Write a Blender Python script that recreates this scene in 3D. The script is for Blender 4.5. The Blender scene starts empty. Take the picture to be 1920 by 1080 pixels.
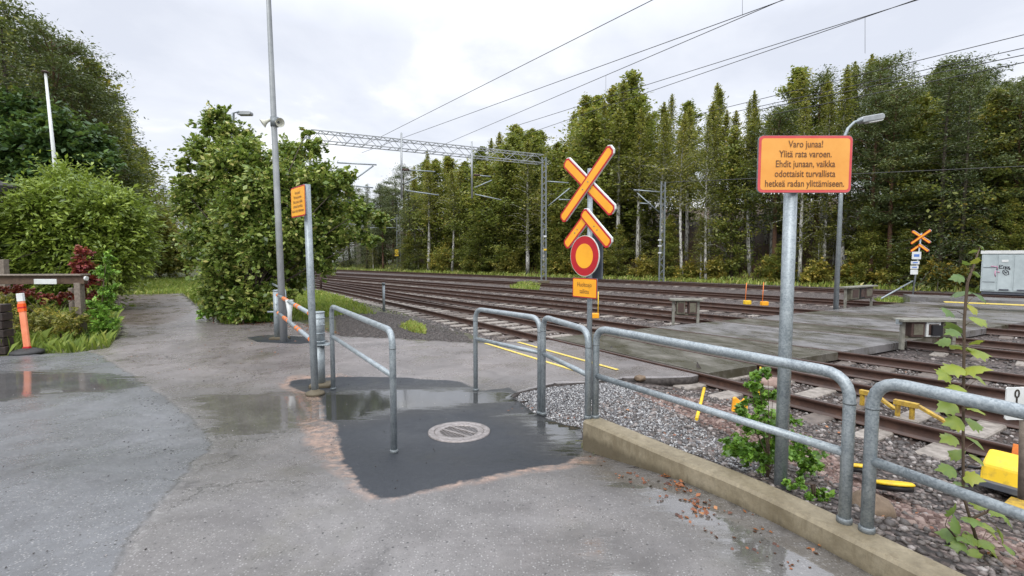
import bpy, bmesh, math, random
import numpy as np
from mathutils import Vector, Matrix
R = math.radians
rng = np.random.default_rng(11)
random.seed(11)
SC = bpy.context.scene
COL = SC.collection

# ------------------------------------------------------------------ camera
F, CX, CY, H = 930.0, 960.0, 540.0, 1.9
PIT = math.atan(60 / F)
cam = bpy.data.cameras.new('camera')
cam.sensor_width = 36
cam.lens = F / 1920 * 36
cam.clip_end = 3000
cam.clip_start = 0.05
camo = bpy.data.objects.new('camera', cam)
COL.objects.link(camo)
camo.location = (0, 0, H)
camo.rotation_euler = (math.pi / 2 - PIT, 0, 0)
SC.camera = camo

# ------------------------------------------------------------------ world
SUN_EL, SUN_ROT = R(42), R(200)
w = bpy.data.worlds.new("World")
SC.world = w
w.use_nodes = True
nt = w.node_tree
nt.nodes.clear()
def wn(t, **k):
    n = nt.nodes.new(t)
    for a, b in k.items(): setattr(n, a, b)
    return n
out = wn('ShaderNodeOutputWorld')
sky = wn('ShaderNodeTexSky', sky_type='NISHITA', sun_disc=False)
sky.sun_elevation = SUN_EL; sky.sun_rotation = SUN_ROT
bg1 = wn('ShaderNodeBackground'); bg1.inputs[1].default_value = 0.12
nt.links.new(sky.outputs[0], bg1.inputs[0])
tc = wn('ShaderNodeTexCoord')
sep = wn('ShaderNodeSeparateXYZ'); nt.links.new(tc.outputs['Generated'], sep.inputs[0])
mx = wn('ShaderNodeMath', operation='MAXIMUM'); mx.inputs[1].default_value = 0.0
nt.links.new(sep.outputs[2], mx.inputs[0])
ad = wn('ShaderNodeMath', operation='ADD'); ad.inputs[1].default_value = 0.22
nt.links.new(mx.outputs[0], ad.inputs[0])
dx = wn('ShaderNodeMath', operation='DIVIDE'); nt.links.new(sep.outputs[0], dx.inputs[0]); nt.links.new(ad.outputs[0], dx.inputs[1])
dy = wn('ShaderNodeMath', operation='DIVIDE'); nt.links.new(sep.outputs[1], dy.inputs[0]); nt.links.new(ad.outputs[0], dy.inputs[1])
cb = wn('ShaderNodeCombineXYZ'); nt.links.new(dx.outputs[0], cb.inputs[0]); nt.links.new(dy.outputs[0], cb.inputs[1])
no = wn('ShaderNodeTexNoise'); no.inputs['Scale'].default_value = 1.1; no.inputs['Detail'].default_value = 7; no.inputs['Roughness'].default_value = .55
no.inputs['Distortion'].default_value = .25
nt.links.new(cb.outputs[0], no.inputs['Vector'])
cr = wn('ShaderNodeValToRGB')
e = cr.color_ramp.elements
e[0].position = .36; e[0].color = (.62, .65, .73, 1)
e[1].position = .63; e[1].color = (1.0, 1.0, 1.0, 1)
m_ = e.new(.5); m_.color = (.72, .745, .81, 1)
nt.links.new(no.outputs[0], cr.inputs[0])
# overcast: zenith about three times as bright as the horizon
gr = wn('ShaderNodeMapRange'); gr.inputs[1].default_value = .38; gr.inputs[2].default_value = 1.0
gr.inputs[3].default_value = 1.0; gr.inputs[4].default_value = 3.0
nt.links.new(mx.outputs[0], gr.inputs[0])
bg2 = wn('ShaderNodeBackground'); nt.links.new(cr.outputs[0], bg2.inputs[0]); nt.links.new(gr.outputs[0], bg2.inputs[1])
ms = wn('ShaderNodeMixShader'); ms.inputs[0].default_value = .93
nt.links.new(bg1.outputs[0], ms.inputs[1]); nt.links.new(bg2.outputs[0], ms.inputs[2])
nt.links.new(ms.outputs[0], out.inputs[0])
# ------------------------------------------------------------------ sun (overcast, very soft)
sl = bpy.data.lights.new('sun', 'SUN'); sl.energy = 1.2; sl.angle = R(25); sl.color = (1, .97, .92)
so = bpy.data.objects.new('sun', sl); COL.objects.link(so)
so.rotation_euler = (math.pi / 2 - SUN_EL, 0, math.pi - SUN_ROT)
SC.view_settings.view_transform = 'Standard'
SC.view_settings.look = 'None'
SC.view_settings.exposure = 0.38
SC.view_settings.gamma = 1

# ------------------------------------------------------------------ helpers
def ray(px, py):
    a = (px - CX) / F; b = (CY - py) / F
    return np.array([a, math.cos(PIT) + b * math.sin(PIT), -math.sin(PIT) + b * math.cos(PIT)])
def P(px, py, z=0.0):                       # ground point seen at a pixel of the photograph
    d = ray(px, py); t = (z - H) / d[2]
    return np.array([d[0] * t, d[1] * t, z])
def Q(px, py, Y):                           # point at distance Y seen at a pixel
    d = ray(px, py); t = Y / d[1]
    return np.array([d[0] * t, Y, H + d[2] * t])
def G(x, y):                                # height of the paving: rises a little towards the camera
    t = np.clip((5.0 - np.asarray(y, float)) / 1.5, 0, 1)
    return 0.165 * t * t * (3 - 2 * t)
def PG(px, py):
    z = 0.0
    for _ in range(12):
        p = P(px, py, z); z = float(G(p[0], p[1]))
    return P(px, py, z)

def seg_dist(X, Y, a, b):
    ax, ay = a[0], a[1]; bx, by = b[0] - ax, b[1] - ay
    t = np.clip(((X - ax) * bx + (Y - ay) * by) / (bx * bx + by * by + 1e-12), 0, 1)
    return np.hypot(X - ax - t * bx, Y - ay - t * by), t
def line_dist(X, Y, pts):
    d = np.full(np.shape(X), 1e9)
    for a, b in zip(pts[:-1], pts[1:]): d = np.minimum(d, seg_dist(X, Y, a, b)[0])
    return d
def inside(X, Y, poly):
    r = np.zeros(np.shape(X), bool); n = len(poly)
    for i in range(n):
        x1, y1 = poly[i][:2]; x2, y2 = poly[(i + 1) % n][:2]
        if y1 == y2: continue
        c = ((y1 > Y) != (y2 > Y)) & (X < (x2 - x1) * (Y - y1) / (y2 - y1) + x1)
        r ^= c
    return r
def sdf(X, Y, poly):                        # negative inside
    X = np.asarray(X, float); Y = np.asarray(Y, float)
    d = line_dist(X, Y, list(poly) + [poly[0]])
    return np.where(inside(X, Y, poly), -d, d)
def sstep(x, a, b):
    t = np.clip((x - a) / (b - a), 0, 1); return t * t * (3 - 2 * t)

def mesh_np(name, V, faces, mat, attrs=None, smooth=False):
    """faces: (n,4) or (n,3) int array"""
    me = bpy.data.meshes.new(name)
    V = np.asarray(V, np.float32); faces = np.asarray(faces, np.int32)
    k = faces.shape[1]; n = len(faces)
    me.vertices.add(len(V)); me.vertices.foreach_set('co', V.ravel())
    me.loops.add(n * k); me.loops.foreach_set('vertex_index', faces.ravel())
    me.polygons.add(n); me.polygons.foreach_set('loop_start', np.arange(n, dtype=np.int32) * k)
    me.polygons.foreach_set('loop_total', np.full(n, k, np.int32))
    if smooth: me.polygons.foreach_set('use_smooth', np.ones(n, bool))
    for a, v in (attrs or {}).items():
        at = me.attributes.new(a, 'FLOAT', 'POINT'); at.data.foreach_set('value', np.asarray(v, np.float32))
    me.update(calc_edges=True); me.validate()
    if mat: me.materials.append(mat)
    return me
def link(name, me, parent=None, loc=(0, 0, 0)):
    o = bpy.data.objects.new(name, me); COL.objects.link(o)
    if parent: o.parent = parent
    o.location = loc
    return o
def tag(o, label=None, cat=None, group=None, kind=None):
    if label: o['label'] = label
    if cat: o['category'] = cat
    if group: o['group'] = group
    if kind: o['kind'] = kind
    return o
def thing(name, label, cat, loc=(0, 0, 0), group=None):
    o = bpy.data.objects.new(name, None); o.empty_display_size = .1; COL.objects.link(o); o.location = [float(v) for v in loc]
    return tag(o, label, cat, group)

class MB:
    """collects solid shapes in world coordinates, then links them as ONE mesh object"""
    def __init__(s): s.bm = bmesh.new()
    def faces(s, vs, fs, smooth=False):
        v = [s.bm.verts.new([float(c) for c in p]) for p in vs]
        for f in fs:
            try:
                q = s.bm.faces.new([v[i] for i in f]); q.smooth = smooth
            except ValueError: pass
        return s
    def box(s, c, size, rz=0, rx=0, ry=0):
        m = Matrix.Rotation(rz, 3, 'Z') @ Matrix.Rotation(ry, 3, 'Y') @ Matrix.Rotation(rx, 3, 'X')
        vs = []
        for x in (-.5, .5):
            for y in (-.5, .5):
                for z in (-.5, .5):
                    vs.append(Vector(c) + m @ Vector((x * size[0], y * size[1], z * size[2])))
        return s.faces(vs, [(0, 1, 3, 2), (4, 6, 7, 5), (0, 4, 5, 1), (2, 3, 7, 6), (0, 2, 6, 4), (1, 5, 7, 3)])
    def bar(s, a, b, w_, h_, up=(0, 0, 1)):
        a = Vector([float(v) for v in a]); b = Vector([float(v) for v in b]); d = (b - a).normalized(); u = Vector(up)
        if abs(d.dot(u)) > .98: u = Vector((0, 1, 0))
        r = d.cross(u).normalized(); u = r.cross(d).normalized()
        vs = []
        for p in (a, b):
            for i, j in ((-1, -1), (1, -1), (1, 1), (-1, 1)): vs.append(p + r * (i * w_ / 2) + u * (j * h_ / 2))
        return s.faces(vs, [(3, 2, 1, 0), (4, 5, 6, 7), (0, 1, 5, 4), (1, 2, 6, 5), (2, 3, 7, 6), (3, 0, 4, 7)])
    def tube(s, pts, r, seg=12, bend=0, cap=True):
        pts = [Vector([float(v) for v in p]) for p in pts]
        if bend and len(pts) > 2:
            q = [pts[0]]
            for i in range(1, len(pts) - 1):
                a, b, c = pts[i - 1], pts[i], pts[i + 1]
                l = min(bend, (a - b).length * .49, (c - b).length * .49)
                p0 = b + (a - b).normalized() * l; p2 = b + (c - b).normalized() * l
                for k in range(7):
                    t = k / 6; q.append(p0 * (1 - t) ** 2 + b * 2 * t * (1 - t) + p2 * t * t)
            q.append(pts[-1]); pts = q
        rad = r if isinstance(r, (list, tuple)) else [r] * len(pts)
        rings = []; ref = None
        for i, p in enumerate(pts):
            d = (pts[min(i + 1, len(pts) - 1)] - pts[max(i - 1, 0)]).normalized()
            if ref is None:
                ref = Vector((0, 0, 1)) if abs(d.z) < .9 else Vector((1, 0, 0))
            u = (ref - d * ref.dot(d)).normalized(); ref = u; v = d.cross(u)
            rings.append([s.bm.verts.new(p + (u * math.cos(6.28318 * k / seg) + v * math.sin(6.28318 * k / seg)) * rad[i]) for k in range(seg)])
        for a, b in zip(rings[:-1], rings[1:]):
            for k in range(seg):
                f = s.bm.faces.new((a[k], a[(k + 1) % seg], b[(k + 1) % seg], b[k])); f.smooth = True
        if cap:
            s.bm.faces.new(rings[0][::-1]); s.bm.faces.new(rings[-1])
        return s
    def lathe(s, c, prof, seg=20, axis=(0, 0, 1)):
        ax = Vector(axis).normalized(); ref = Vector((1, 0, 0)) if abs(ax.x) < .9 else Vector((0, 1, 0))
        u = (ref - ax * ref.dot(ax)).normalized(); v = ax.cross(u); c = Vector([float(q) for q in c])
        rings = [[s.bm.verts.new(c + ax * z + (u * math.cos(6.28318 * k / seg) + v * math.sin(6.28318 * k / seg)) * r) for k in range(seg)] for r, z in prof]
        for a, b in zip(rings[:-1], rings[1:]):
            for k in range(seg):
                f = s.bm.faces.new((a[k], a[(k + 1) % seg], b[(k + 1) % seg], b[k])); f.smooth = True
        s.bm.faces.new(rings[0][::-1]); s.bm.faces.new(rings[-1])
        return s
    def prism(s, pts, off):                 # closed polygon (3D points) extruded by vector off
        n = len(pts); off = Vector([float(v) for v in off])
        vs = [Vector([float(v) for v in p]) for p in pts]; vs += [p + off for p in vs]
        return s.faces(vs, [tuple(range(n))[::-1], tuple(range(n, 2 * n))] + [(i, (i + 1) % n, (i + 1) % n + n, i + n) for i in range(n)])
    def build(s, name, mat, parent=None, bevel=0):
        bmesh.ops.recalc_face_normals(s.bm, faces=s.bm.faces)
        me = bpy.data.meshes.new(name)
        off = Vector(parent_world(parent)) if parent else Vector((0, 0, 0))
        if parent: bmesh.ops.translate(s.bm, verts=s.bm.verts, vec=-off)
        s.bm.to_mesh(me); s.bm.free()
        me.materials.append(mat)
        o = link(name, me, parent)
        if bevel:
            b = o.modifiers.new('bevel', 'BEVEL'); b.width = bevel; b.segments = 2; b.limit_method = 'ANGLE'
        return o
def parent_world(p):
    v = Vector((0, 0, 0))
    while p: v += Vector(p.location); p = p.parent
    return v
def copy_tree(o, loc=None, parent=None):
    c = o.copy(); COL.objects.link(c); c.parent = parent
    if loc is not None: c.location = [float(v) for v in loc]
    for ch in list(o.children): copy_tree(ch, None, c)
    return c

# ------------------------------------------------------------------ materials
def new_mat(name):
    m = bpy.data.materials.new(name); m.use_nodes = True; n = m.node_tree
    b = n.nodes['Principled BSDF']
    return m, n, b
def N(n, t, **k):
    x = n.nodes.new(t)
    for a, b in k.items(): setattr(x, a, b)
    return x
def noise(n, scale, detail=4, rough=.6, vec=None, dist=0):
    x = N(n, 'ShaderNodeTexNoise'); x.inputs['Scale'].default_value = scale; x.inputs['Detail'].default_value = detail
    x.inputs['Roughness'].default_value = rough; x.inputs['Distortion'].default_value = dist
    if vec: n.links.new(vec, x.inputs['Vector'])
    return x.outputs[0]
def ramp(n, src, stops):
    x = N(n, 'ShaderNodeValToRGB'); e = x.color_ramp.elements
    while len(e) < len(stops): e.new(.5)
    for i, (p, c) in enumerate(stops):
        e[i].position = p; e[i].color = (*c, 1) if len(c) == 3 else c
    n.links.new(src, x.inputs[0]); return x.outputs[0]
def mixc(n, f, a, b, mode='MIX'):
    x = N(n, 'ShaderNodeMix', data_type='RGBA', blend_type=mode)
    for i, v in ((0, f), (6, a), (7, b)):
        if isinstance(v, (int, float)): x.inputs[i].default_value = v
        elif isinstance(v, tuple): x.inputs[i].default_value = (*v, 1)
        else: n.links.new(v, x.inputs[i])
    return x.outputs[2]
def math_(n, op, a, b=None, c=None, clamp=False):
    x = N(n, 'ShaderNodeMath', operation=op, use_clamp=clamp)
    for i, v in enumerate((a, b, c)):
        if v is None: continue
        if isinstance(v, (int, float)): x.inputs[i].default_value = v
        else: n.links.new(v, x.inputs[i])
    return x.outputs[0]
def mrange(n, src, a, b, c=0, d=1):
    x = N(n, 'ShaderNodeMapRange'); n.links.new(src, x.inputs[0])
    for i, v in enumerate((a, b, c, d)): x.inputs[i + 1].default_value = v
    return x.outputs[0]
def objco(n): return N(n, 'ShaderNodeTexCoord').outputs['Object']
def worldco(n): return N(n, 'ShaderNodeNewGeometry').outputs['Position']
def bump(n, b, src, strength=.4, dist=.01):
    x = N(n, 'ShaderNodeBump'); x.inputs['Strength'].default_value = strength; x.inputs['Distance'].default_value = dist
    n.links.new(src, x.inputs['Height']); n.links.new(x.outputs[0], b.inputs['Normal']); return x
def simple(name, c1, c2=None, rough=.6, metal=0, scale=8, bmp=0, bs=60, lo=.35, hi=.65, spec=None, rough2=None):
    m, n, b = new_mat(name); v = worldco(n)
    c2 = c2 or tuple(x * .7 for x in c1)
    f = noise(n, scale, 6, .65, v)
    n.links.new(ramp(n, f, [(lo, c2), (hi, c1)]), b.inputs['Base Color'])
    b.inputs['Metallic'].default_value = metal
    b.inputs['Roughness'].default_value = rough
    if rough2 is not None: n.links.new(mrange(n, f, .3, .7, rough, rough2), b.inputs['Roughness'])
    if spec is not None: b.inputs['Specular IOR Level'].default_value = spec
    if bmp: bump(n, b, noise(n, bs, 4, .6, v), bmp, .005)
    return m
M = {}
def galv(name, a, b_, c):
    m, n, b = new_mat(name); v = worldco(n)
    vo = N(n, 'ShaderNodeTexVoronoi'); vo.inputs['Scale'].default_value = 110; n.links.new(v, vo.inputs['Vector'])
    sp = N(n, 'ShaderNodeSeparateXYZ'); n.links.new(vo.outputs['Color'], sp.inputs[0])
    f = math_(n, 'ADD', math_(n, 'MULTIPLY', sp.outputs[0], .30), math_(n, 'MULTIPLY', noise(n, 9, 5, .7, v), .7))
    n.links.new(ramp(n, f, [(.25, a), (.5, b_), (.8, c)]), b.inputs['Base Color'])
    b.inputs['Metallic'].default_value = .45
    n.links.new(mrange(n, f, .2, .8, .38, .6), b.inputs['Roughness'])
    bump(n, b, f, .12, .002)
    return m
M['galv'] = galv('galvanised_steel', (.18, .21, .23), (.30, .34, .36), (.44, .48, .495))
M['galvdark'] = galv('weathered_galvanised_steel', (.11, .13, .14), (.18, .20, .21), (.27, .29, .29))
M['alu'] = simple('grey_painted_pole', (.42, .44, .45), (.30, .32, .33), .45, .4, 3)
M['white'] = simple('white_paint', (.74, .76, .76), (.60, .62, .60), .4, 0, 5)
M['cabinet'] = simple('grey_container_paint', (.50, .57, .58), (.38, .44, .45), .45, 0, 1.6)
M['orange'] = simple('sign_orange_film', (.95, .45, .025), (.86, .37, .02), .35, 0, 3)
M['orange2'] = simple('information_sign_orange_film', (.86, .42, .09), (.78, .33, .06), .38, 0, 2.5)
M['red'] = simple('sign_red_film', (.52, .012, .02), (.42, .01, .018), .35, 0, 5)
M['pinkred'] = simple('faded_red_film', (.66, .10, .10), (.58, .06, .07), .4, 0, 5)
M['ink'] = simple('sign_black_ink', (.05, .04, .03), (.03, .025, .02), .5)
M['inkbrown'] = simple('faded_sign_ink', (.17, .075, .03), (.12, .05, .02), .5)
M['blue'] = simple('sign_blue_ink', (.10, .22, .60), (.08, .18, .5), .5)
M['yellow'] = simple('yellow_paint', (.82, .54, .02), (.50, .32, .04), .4, 0, 11, rough2=.6, lo=.3, hi=.5)
M['dirtyyellow'] = simple('dirty_yellow_paint', (.55, .36, .04), (.22, .14, .04), .6, 0, 14)
M['orangeplastic'] = simple('orange_lid_paint', (.62, .19, .03), (.40, .10, .03), .5, 0, 10)
M['delin'] = simple('faded_orange_plastic', (.85, .30, .16), (.75, .22, .10), .5, 0, 6)
M['delinhot'] = simple('orange_reflector', (.90, .14, .02), (.75, .08, .01), .3, 0, 6)
M['rubber'] = simple('black_rubber', (.035, .035, .035), (.02, .02, .02), .6, 0, 20, .3)
M['darkwood'] = simple('dark_stained_wood', (.045, .03, .025), (.02, .015, .012), .7, 0, 14, .4)
M['oldwood'] = simple('weathered_wood', (.26, .22, .18), (.15, .12, .10), .8, 0, 18, .5)
M['wood'] = simple('brown_wood', (.14, .09, .06), (.08, .05, .035), .75, 0, 12, .4)
M['wire'] = simple('catenary_wire', (.06, .06, .06), (.05, .05, .05), .5, .5)
M['benchbox'] = simple('olive_grey_equipment_box', (.15, .14, .10), (.08, .07, .05), .7, 0, 9)
M['benchtop'] = simple('weathered_equipment_top', (.25, .245, .21), (.13, .125, .10), .7, 0, 9)
M['brownmetal'] = simple('rusty_equipment_box', (.08, .045, .035), (.05, .03, .025), .7, 0, 9)
M['black'] = simple('black_housing', (.012, .012, .015), (.01, .01, .012), .5)
M['boxgrey'] = simple('dark_grey_box', (.10, .11, .13), (.07, .08, .10), .5)
M['tape'] = simple('red_white_tape_orange', (.80, .25, .05), (.7, .15, .03), .4, 0, 20)
M['castiron'] = simple('worn_cast_iron', (.36, .33, .32), (.20, .18, .17), .5, .5, 30, .4, 120)
M['ironhole'] = simple('drain_dark', (.012, .012, .012), (.008, .008, .008), .7)
M['cream'] = simple('cream_plastic', (.60, .60, .50), (.5, .5, .42), .5)
M['sleeper'] = simple('concrete_sleeper', (.33, .295, .26), (.16, .14, .12), .75, 0, 10, .3)
M['sleeperdark'] = simple('dirty_sleeper', (.17, .14, .12), (.09, .075, .065), .8, 0, 8, .3)
M['bark'] = simple('grey_brown_bark', (.10, .08, .06), (.05, .04, .03), .9, 0, 12, .6)
M['twig'] = simple('brown_twig', (.10, .07, .045), (.07, .045, .03), .8)
M['pinebark'] = simple('pine_bark', (.16, .08, .045), (.08, .05, .035), .9, 0, 6, .5)
def birchbark():
    m, n, b = new_mat('birch_bark'); v = worldco(n)
    mp = N(n, 'ShaderNodeMapping'); mp.inputs['Scale'].default_value = (3, 3, 1.2); n.links.new(v, mp.inputs[0])
    f = noise(n, 3, 6, .7, mp.outputs[0])
    n.links.new(ramp(n, f, [(.42, (.05, .045, .04)), (.5, (.50, .49, .46)), (.7, (.70, .69, .65))]), b.inputs['Base Color'])
    b.inputs['Roughness'].default_value = .7
    return m
M['birch'] = birchbark()
def leafmat(name, cols, trans=.35, rough=.45, rnd=.25, k_=1.45):
    if name.startswith(('red', 'fallen')): k_ = 1
    cols = [tuple(min(.8, v * k_) for v in q) for q in cols]
    """cols: dark..light stops driven by each leaf's own tint"""
    m, n, b = new_mat(name)
    at = N(n, 'ShaderNodeAttribute'); at.attribute_name = 'tint'
    oi = N(n, 'ShaderNodeObjectInfo')
    t = math_(n, 'ADD', at.outputs['Fac'], math_(n, 'MULTIPLY', math_(n, 'SUBTRACT', oi.outputs['Random'], .5), rnd), clamp=True)
    k = len(cols)
    c = ramp(n, t, [(i / (k - 1), q) for i, q in enumerate(cols)])
    n.links.new(c, b.inputs['Base Color']); b.inputs['Roughness'].default_value = rough
    tr = N(n, 'ShaderNodeBsdfTranslucent')
    n.links.new(mixc(n, .5, c, (.18, .22, .02), 'MIX'), tr.inputs[0])
    mx = N(n, 'ShaderNodeMixShader'); mx.inputs[0].default_value = trans
    n.links.new(b.outputs[0], mx.inputs[1]); n.links.new(tr.outputs[0], mx.inputs[2])
    n.links.new(mx.outputs[0], n.nodes['Material Output'].inputs[0])
    return m
M['l_birch'] = leafmat('birch_leaves', [(.06, .065, .02), (.13, .14, .035), (.23, .215, .05), (.36, .27, .055)], .5, k_=1.8)
M['l_olive'] = leafmat('olive_leaves', [(.05, .065, .018), (.11, .135, .03), (.20, .20, .045), (.36, .25, .05)], .5, k_=1.8)
M['l_dark'] = leafmat('dark_leaves', [(.02, .045, .016), (.04, .085, .026), (.075, .14, .04), (.12, .19, .05)])
M['l_pine'] = leafmat('pine_needles', [(.025, .04, .018), (.055, .075, .03), (.10, .12, .042), (.16, .15, .05)], .25, k_=1.6)
M['l_mid'] = leafmat('rowan_leaves', [(.035, .06, .014), (.085, .135, .027), (.16, .225, .045), (.30, .34, .09), (.44, .36, .14)], .35, .35)
M['l_willow'] = leafmat('willow_leaves', [(.07, .11, .022), (.14, .20, .035), (.23, .30, .05), (.34, .40, .08)], .4, .4)
M['l_red'] = leafmat('red_creeper_leaves', [(.12, .015, .02), (.26, .03, .04), (.40, .08, .06), (.36, .18, .08)], .3)
M['l_yel'] = leafmat('autumn_leaves', [(.16, .17, .02), (.30, .32, .04), (.42, .42, .06), (.55, .42, .05)], .4)
M['l_brown'] = leafmat('fallen_leaves', [(.06, .02, .01), (.16, .05, .018), (.30, .10, .03), (.42, .19, .07)], .1, .3)
M['l_grass'] = leafmat('grass_blades', [(.06, .09, .02), (.13, .19, .03), (.22, .27, .05), (.38, .33, .12)], .3)
M['l_fresh'] = leafmat('sapling_leaves', [(.06, .13, .02), (.13, .26, .035), (.22, .38, .06), (.38, .50, .10)], .4, .35)
M['l_maple'] = leafmat('yellowing_maple_leaves', [(.07, .14, .05), (.16, .25, .06), (.32, .38, .06), (.46, .40, .05)], .4, .4, k_=1.1)

# ================================================================== TRACKS (geometry first: the ground needs them)
ED = np.array([-.545, .838]); EN = np.array([.838, .545])        # along the line (away), across the line (away)
TR_PX = dict(
    A=[(600,533),(722,557),(880,589),(1180,649.5),(1600,738),(1917,808)],
    B=[(600,529),(722,550),(880,574.8),(1180,614.8),(1600,672.7),(1917,719)],
    C=[(600,524),(880,551),(1180,579),(1313,595),(1600,620),(1920,652)],
    D=[(600,516.5),(880,536.5),(1180,559.5),(1467,580),(1600,590),(1920,615)],
    E=[(600,511),(880,525),(1180,541.5),(1467,556),(1600,566),(1920,584)],
    T=[(600,504.5),(880,515.5),(1180,528),(1500,539),(1700,548),(1920,558)])
TRK = {}
for k, pts in TR_PX.items():
    W = np.array([P(x, y, .03)[:2] for x, y in pts]); u = W @ ED; v = W @ EN
    wt = 1 / (np.abs(u) + 8)
    c = np.polyfit(u, v, 2, w=wt); u0, u1 = u.min(), u.max()
    U = np.linspace(-22, 80, 120)
    Uc = np.clip(U, u0, u1)
    Vv = np.polyval(c, Uc) + (U - Uc) * (2 * c[0] * Uc + c[1])
    TRK[k] = np.stack([U[:, None] * ED + Vv[:, None] * EN])[0]
def offset(poly, d):
    t = np.gradient(poly, axis=0); t /= np.linalg.norm(t, axis=1)[:, None]
    n = np.stack([t[:, 1], -t[:, 0]], 1)
    return poly + n * d                     # + = away from the camera
def cross(poly, p, d):                      # where a polyline meets the line p + s*d
    nrm = np.array([-d[1], d[0]]); s = (poly - p) @ nrm
    for i in range(len(s) - 1):
        if s[i] * s[i + 1] <= 0:
            t = s[i] / (s[i] - s[i + 1]); return poly[i] * (1 - t) + poly[i + 1] * t
    return poly[0]
LP, LD = np.array([1.05, 11.37]), np.array([.866, .499])
RP, RD = np.array([3.31, 7.93]), np.array([.88, .475])

# ================================================================== OUTLINES ON THE GROUND
def pgl(pts): return [PG(x, y)[:2] for x, y in pts]
WA = np.array([.69, 4.72]); WD = np.array([.543, -.84]); WN = np.array([.84, .543])   # foot wall start, direction, width
WL, WW = 5.6, .2
_ss = np.linspace(-.5, 6.5, 141); _a0, _a1 = math.atan2(-.84, .543), math.atan2(-.917, .40)
_an = _a0 + (_a1 - _a0) * np.clip((_ss - 1.5) / .9, 0, 1)
_c = WA + np.cumsum(np.stack([np.cos(_an), np.sin(_an)], 1) * .05, 0); _c -= (_c[10] - WA)
def wall_pt(s, n):
    a = np.interp(s, _ss, _an); return np.array([np.interp(s, _ss, _c[:, 0]) - math.sin(a) * n, np.interp(s, _ss, _c[:, 1]) + math.cos(a) * n])
pave = pgl([(-500, 690), (0, 668), (60, 664), (140, 661), (205, 652), (228, 618), (216, 590), (214, 553), (340, 550), (378, 580), (420, 608),
            (500, 604), (560, 603), (600, 616), (640, 630), (740, 634), (890, 643), (1000, 640), (1042, 635), (1120, 651), (1200, 669),
            (1333, 698.5), (1296, 707), (1240, 709), (1180, 709), (1158, 710), (1096, 717), (1033, 720), (956, 739), (1005, 777), (1060, 797), (1088, 801)])
pave += [wall_pt(s, .03) for s in (0, 1.5, 1.8, 2.1, 2.4, WL)] + [ np.array([5, -4]), np.array([-16, -4])]
patch = pgl([(628,795),(642,855),(668,898),(690,925),(708,935),(745,932),(790,923),(905,893),(1060,868),(1092,850),(1092,790),(1005,765),(956,725),(905,733),(860,715),(760,708),(640,706),(545,713),(540,722),(600,745),(612,790)])
sand = pgl([(515,718),(545,704),(640,700),(700,712),(640,730),(650,800),(730,900),(1000,850),(1125,858),(1140,868),(900,904),(800,928),(730,941),(690,943),(640,900),(590,850),(555,800),(565,770),(550,740)])
left = pgl([(150,655),(185,665),(240,700),(300,740),(335,765),(400,830),(330,905),(262,990),(200,1090),(150,1300)]) + [np.array([-2, -4]), np.array([-16, -4]), np.array([-16, 12])]
patch2 = pgl([(462,633),(500,628.5),(600,632),(622,641),(560,645),(480,641)])
puds = [pgl(q) for q in (
    [(-300,695),(0,697),(150,695),(240,704),(280,720),(220,732),(100,738),(0,752),(-300,780)],
    [(350,742),(440,737),(560,735),(640,738),(665,762),(640,785),(590,795),(520,808),(440,822),(385,812),(400,790),(360,765)],
    [(590,738),(700,730),(860,726),(1000,738),(960,754),(880,762),(750,772),(670,790),(600,792)],
    [(935,778),(985,772),(1040,790),(1092,800),(1095,850),(1180,885),(1320,935),(1500,1010),(1690,1080),(1800,1200),(1550,1180),(1420,1080),(1300,990),(1180,920),(1120,900),(1090,862),(1040,850),(1000,800)],
    [(1100,1010),(1180,1060),(1250,1150),(1180,1150),(1120,1070)])]
path_c = pgl([(195,605),(205,553),(345,548),(372,580),(330,600),(290,612)])
bal = [offset(TRK['A'], -2.0)[i] for i in range(119, 30, -6)]
bal = bal + pgl([(700,560),(640,575),(625,640),(1100,640),(1030,700),(940,735),(1000,790),(1085,801)]) + [wall_pt(-.05, .1), wall_pt(1.9, .1), wall_pt(WL, .1), np.array([14, -6]), np.array([50, -14])]
bank = [(-120, 190), (-62, 128), (-34, 86), (-20, 70), (-3.6, 56), (10.5, 44.5), (20, 35.5), (28, 27.5), (40, 14), (56, -4), (75, -30)]
bal += [np.array(p) for p in bank[::-1][1:8]] + [np.array((-40, 92))]
dirtp = [P(x, y, .12)[:2] for x, y in [(1190,716),(1290,722),(1400,745),(1530,800),(1600,860),(1700,915),(1800,960),(1960,1000),(1960,1100),(1760,1040),(1640,960),(1560,900),(1480,850),(1380,790),(1250,745)]]
wedge = [wall_pt(-.02, .1), wall_pt(WL, .1)]

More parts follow.
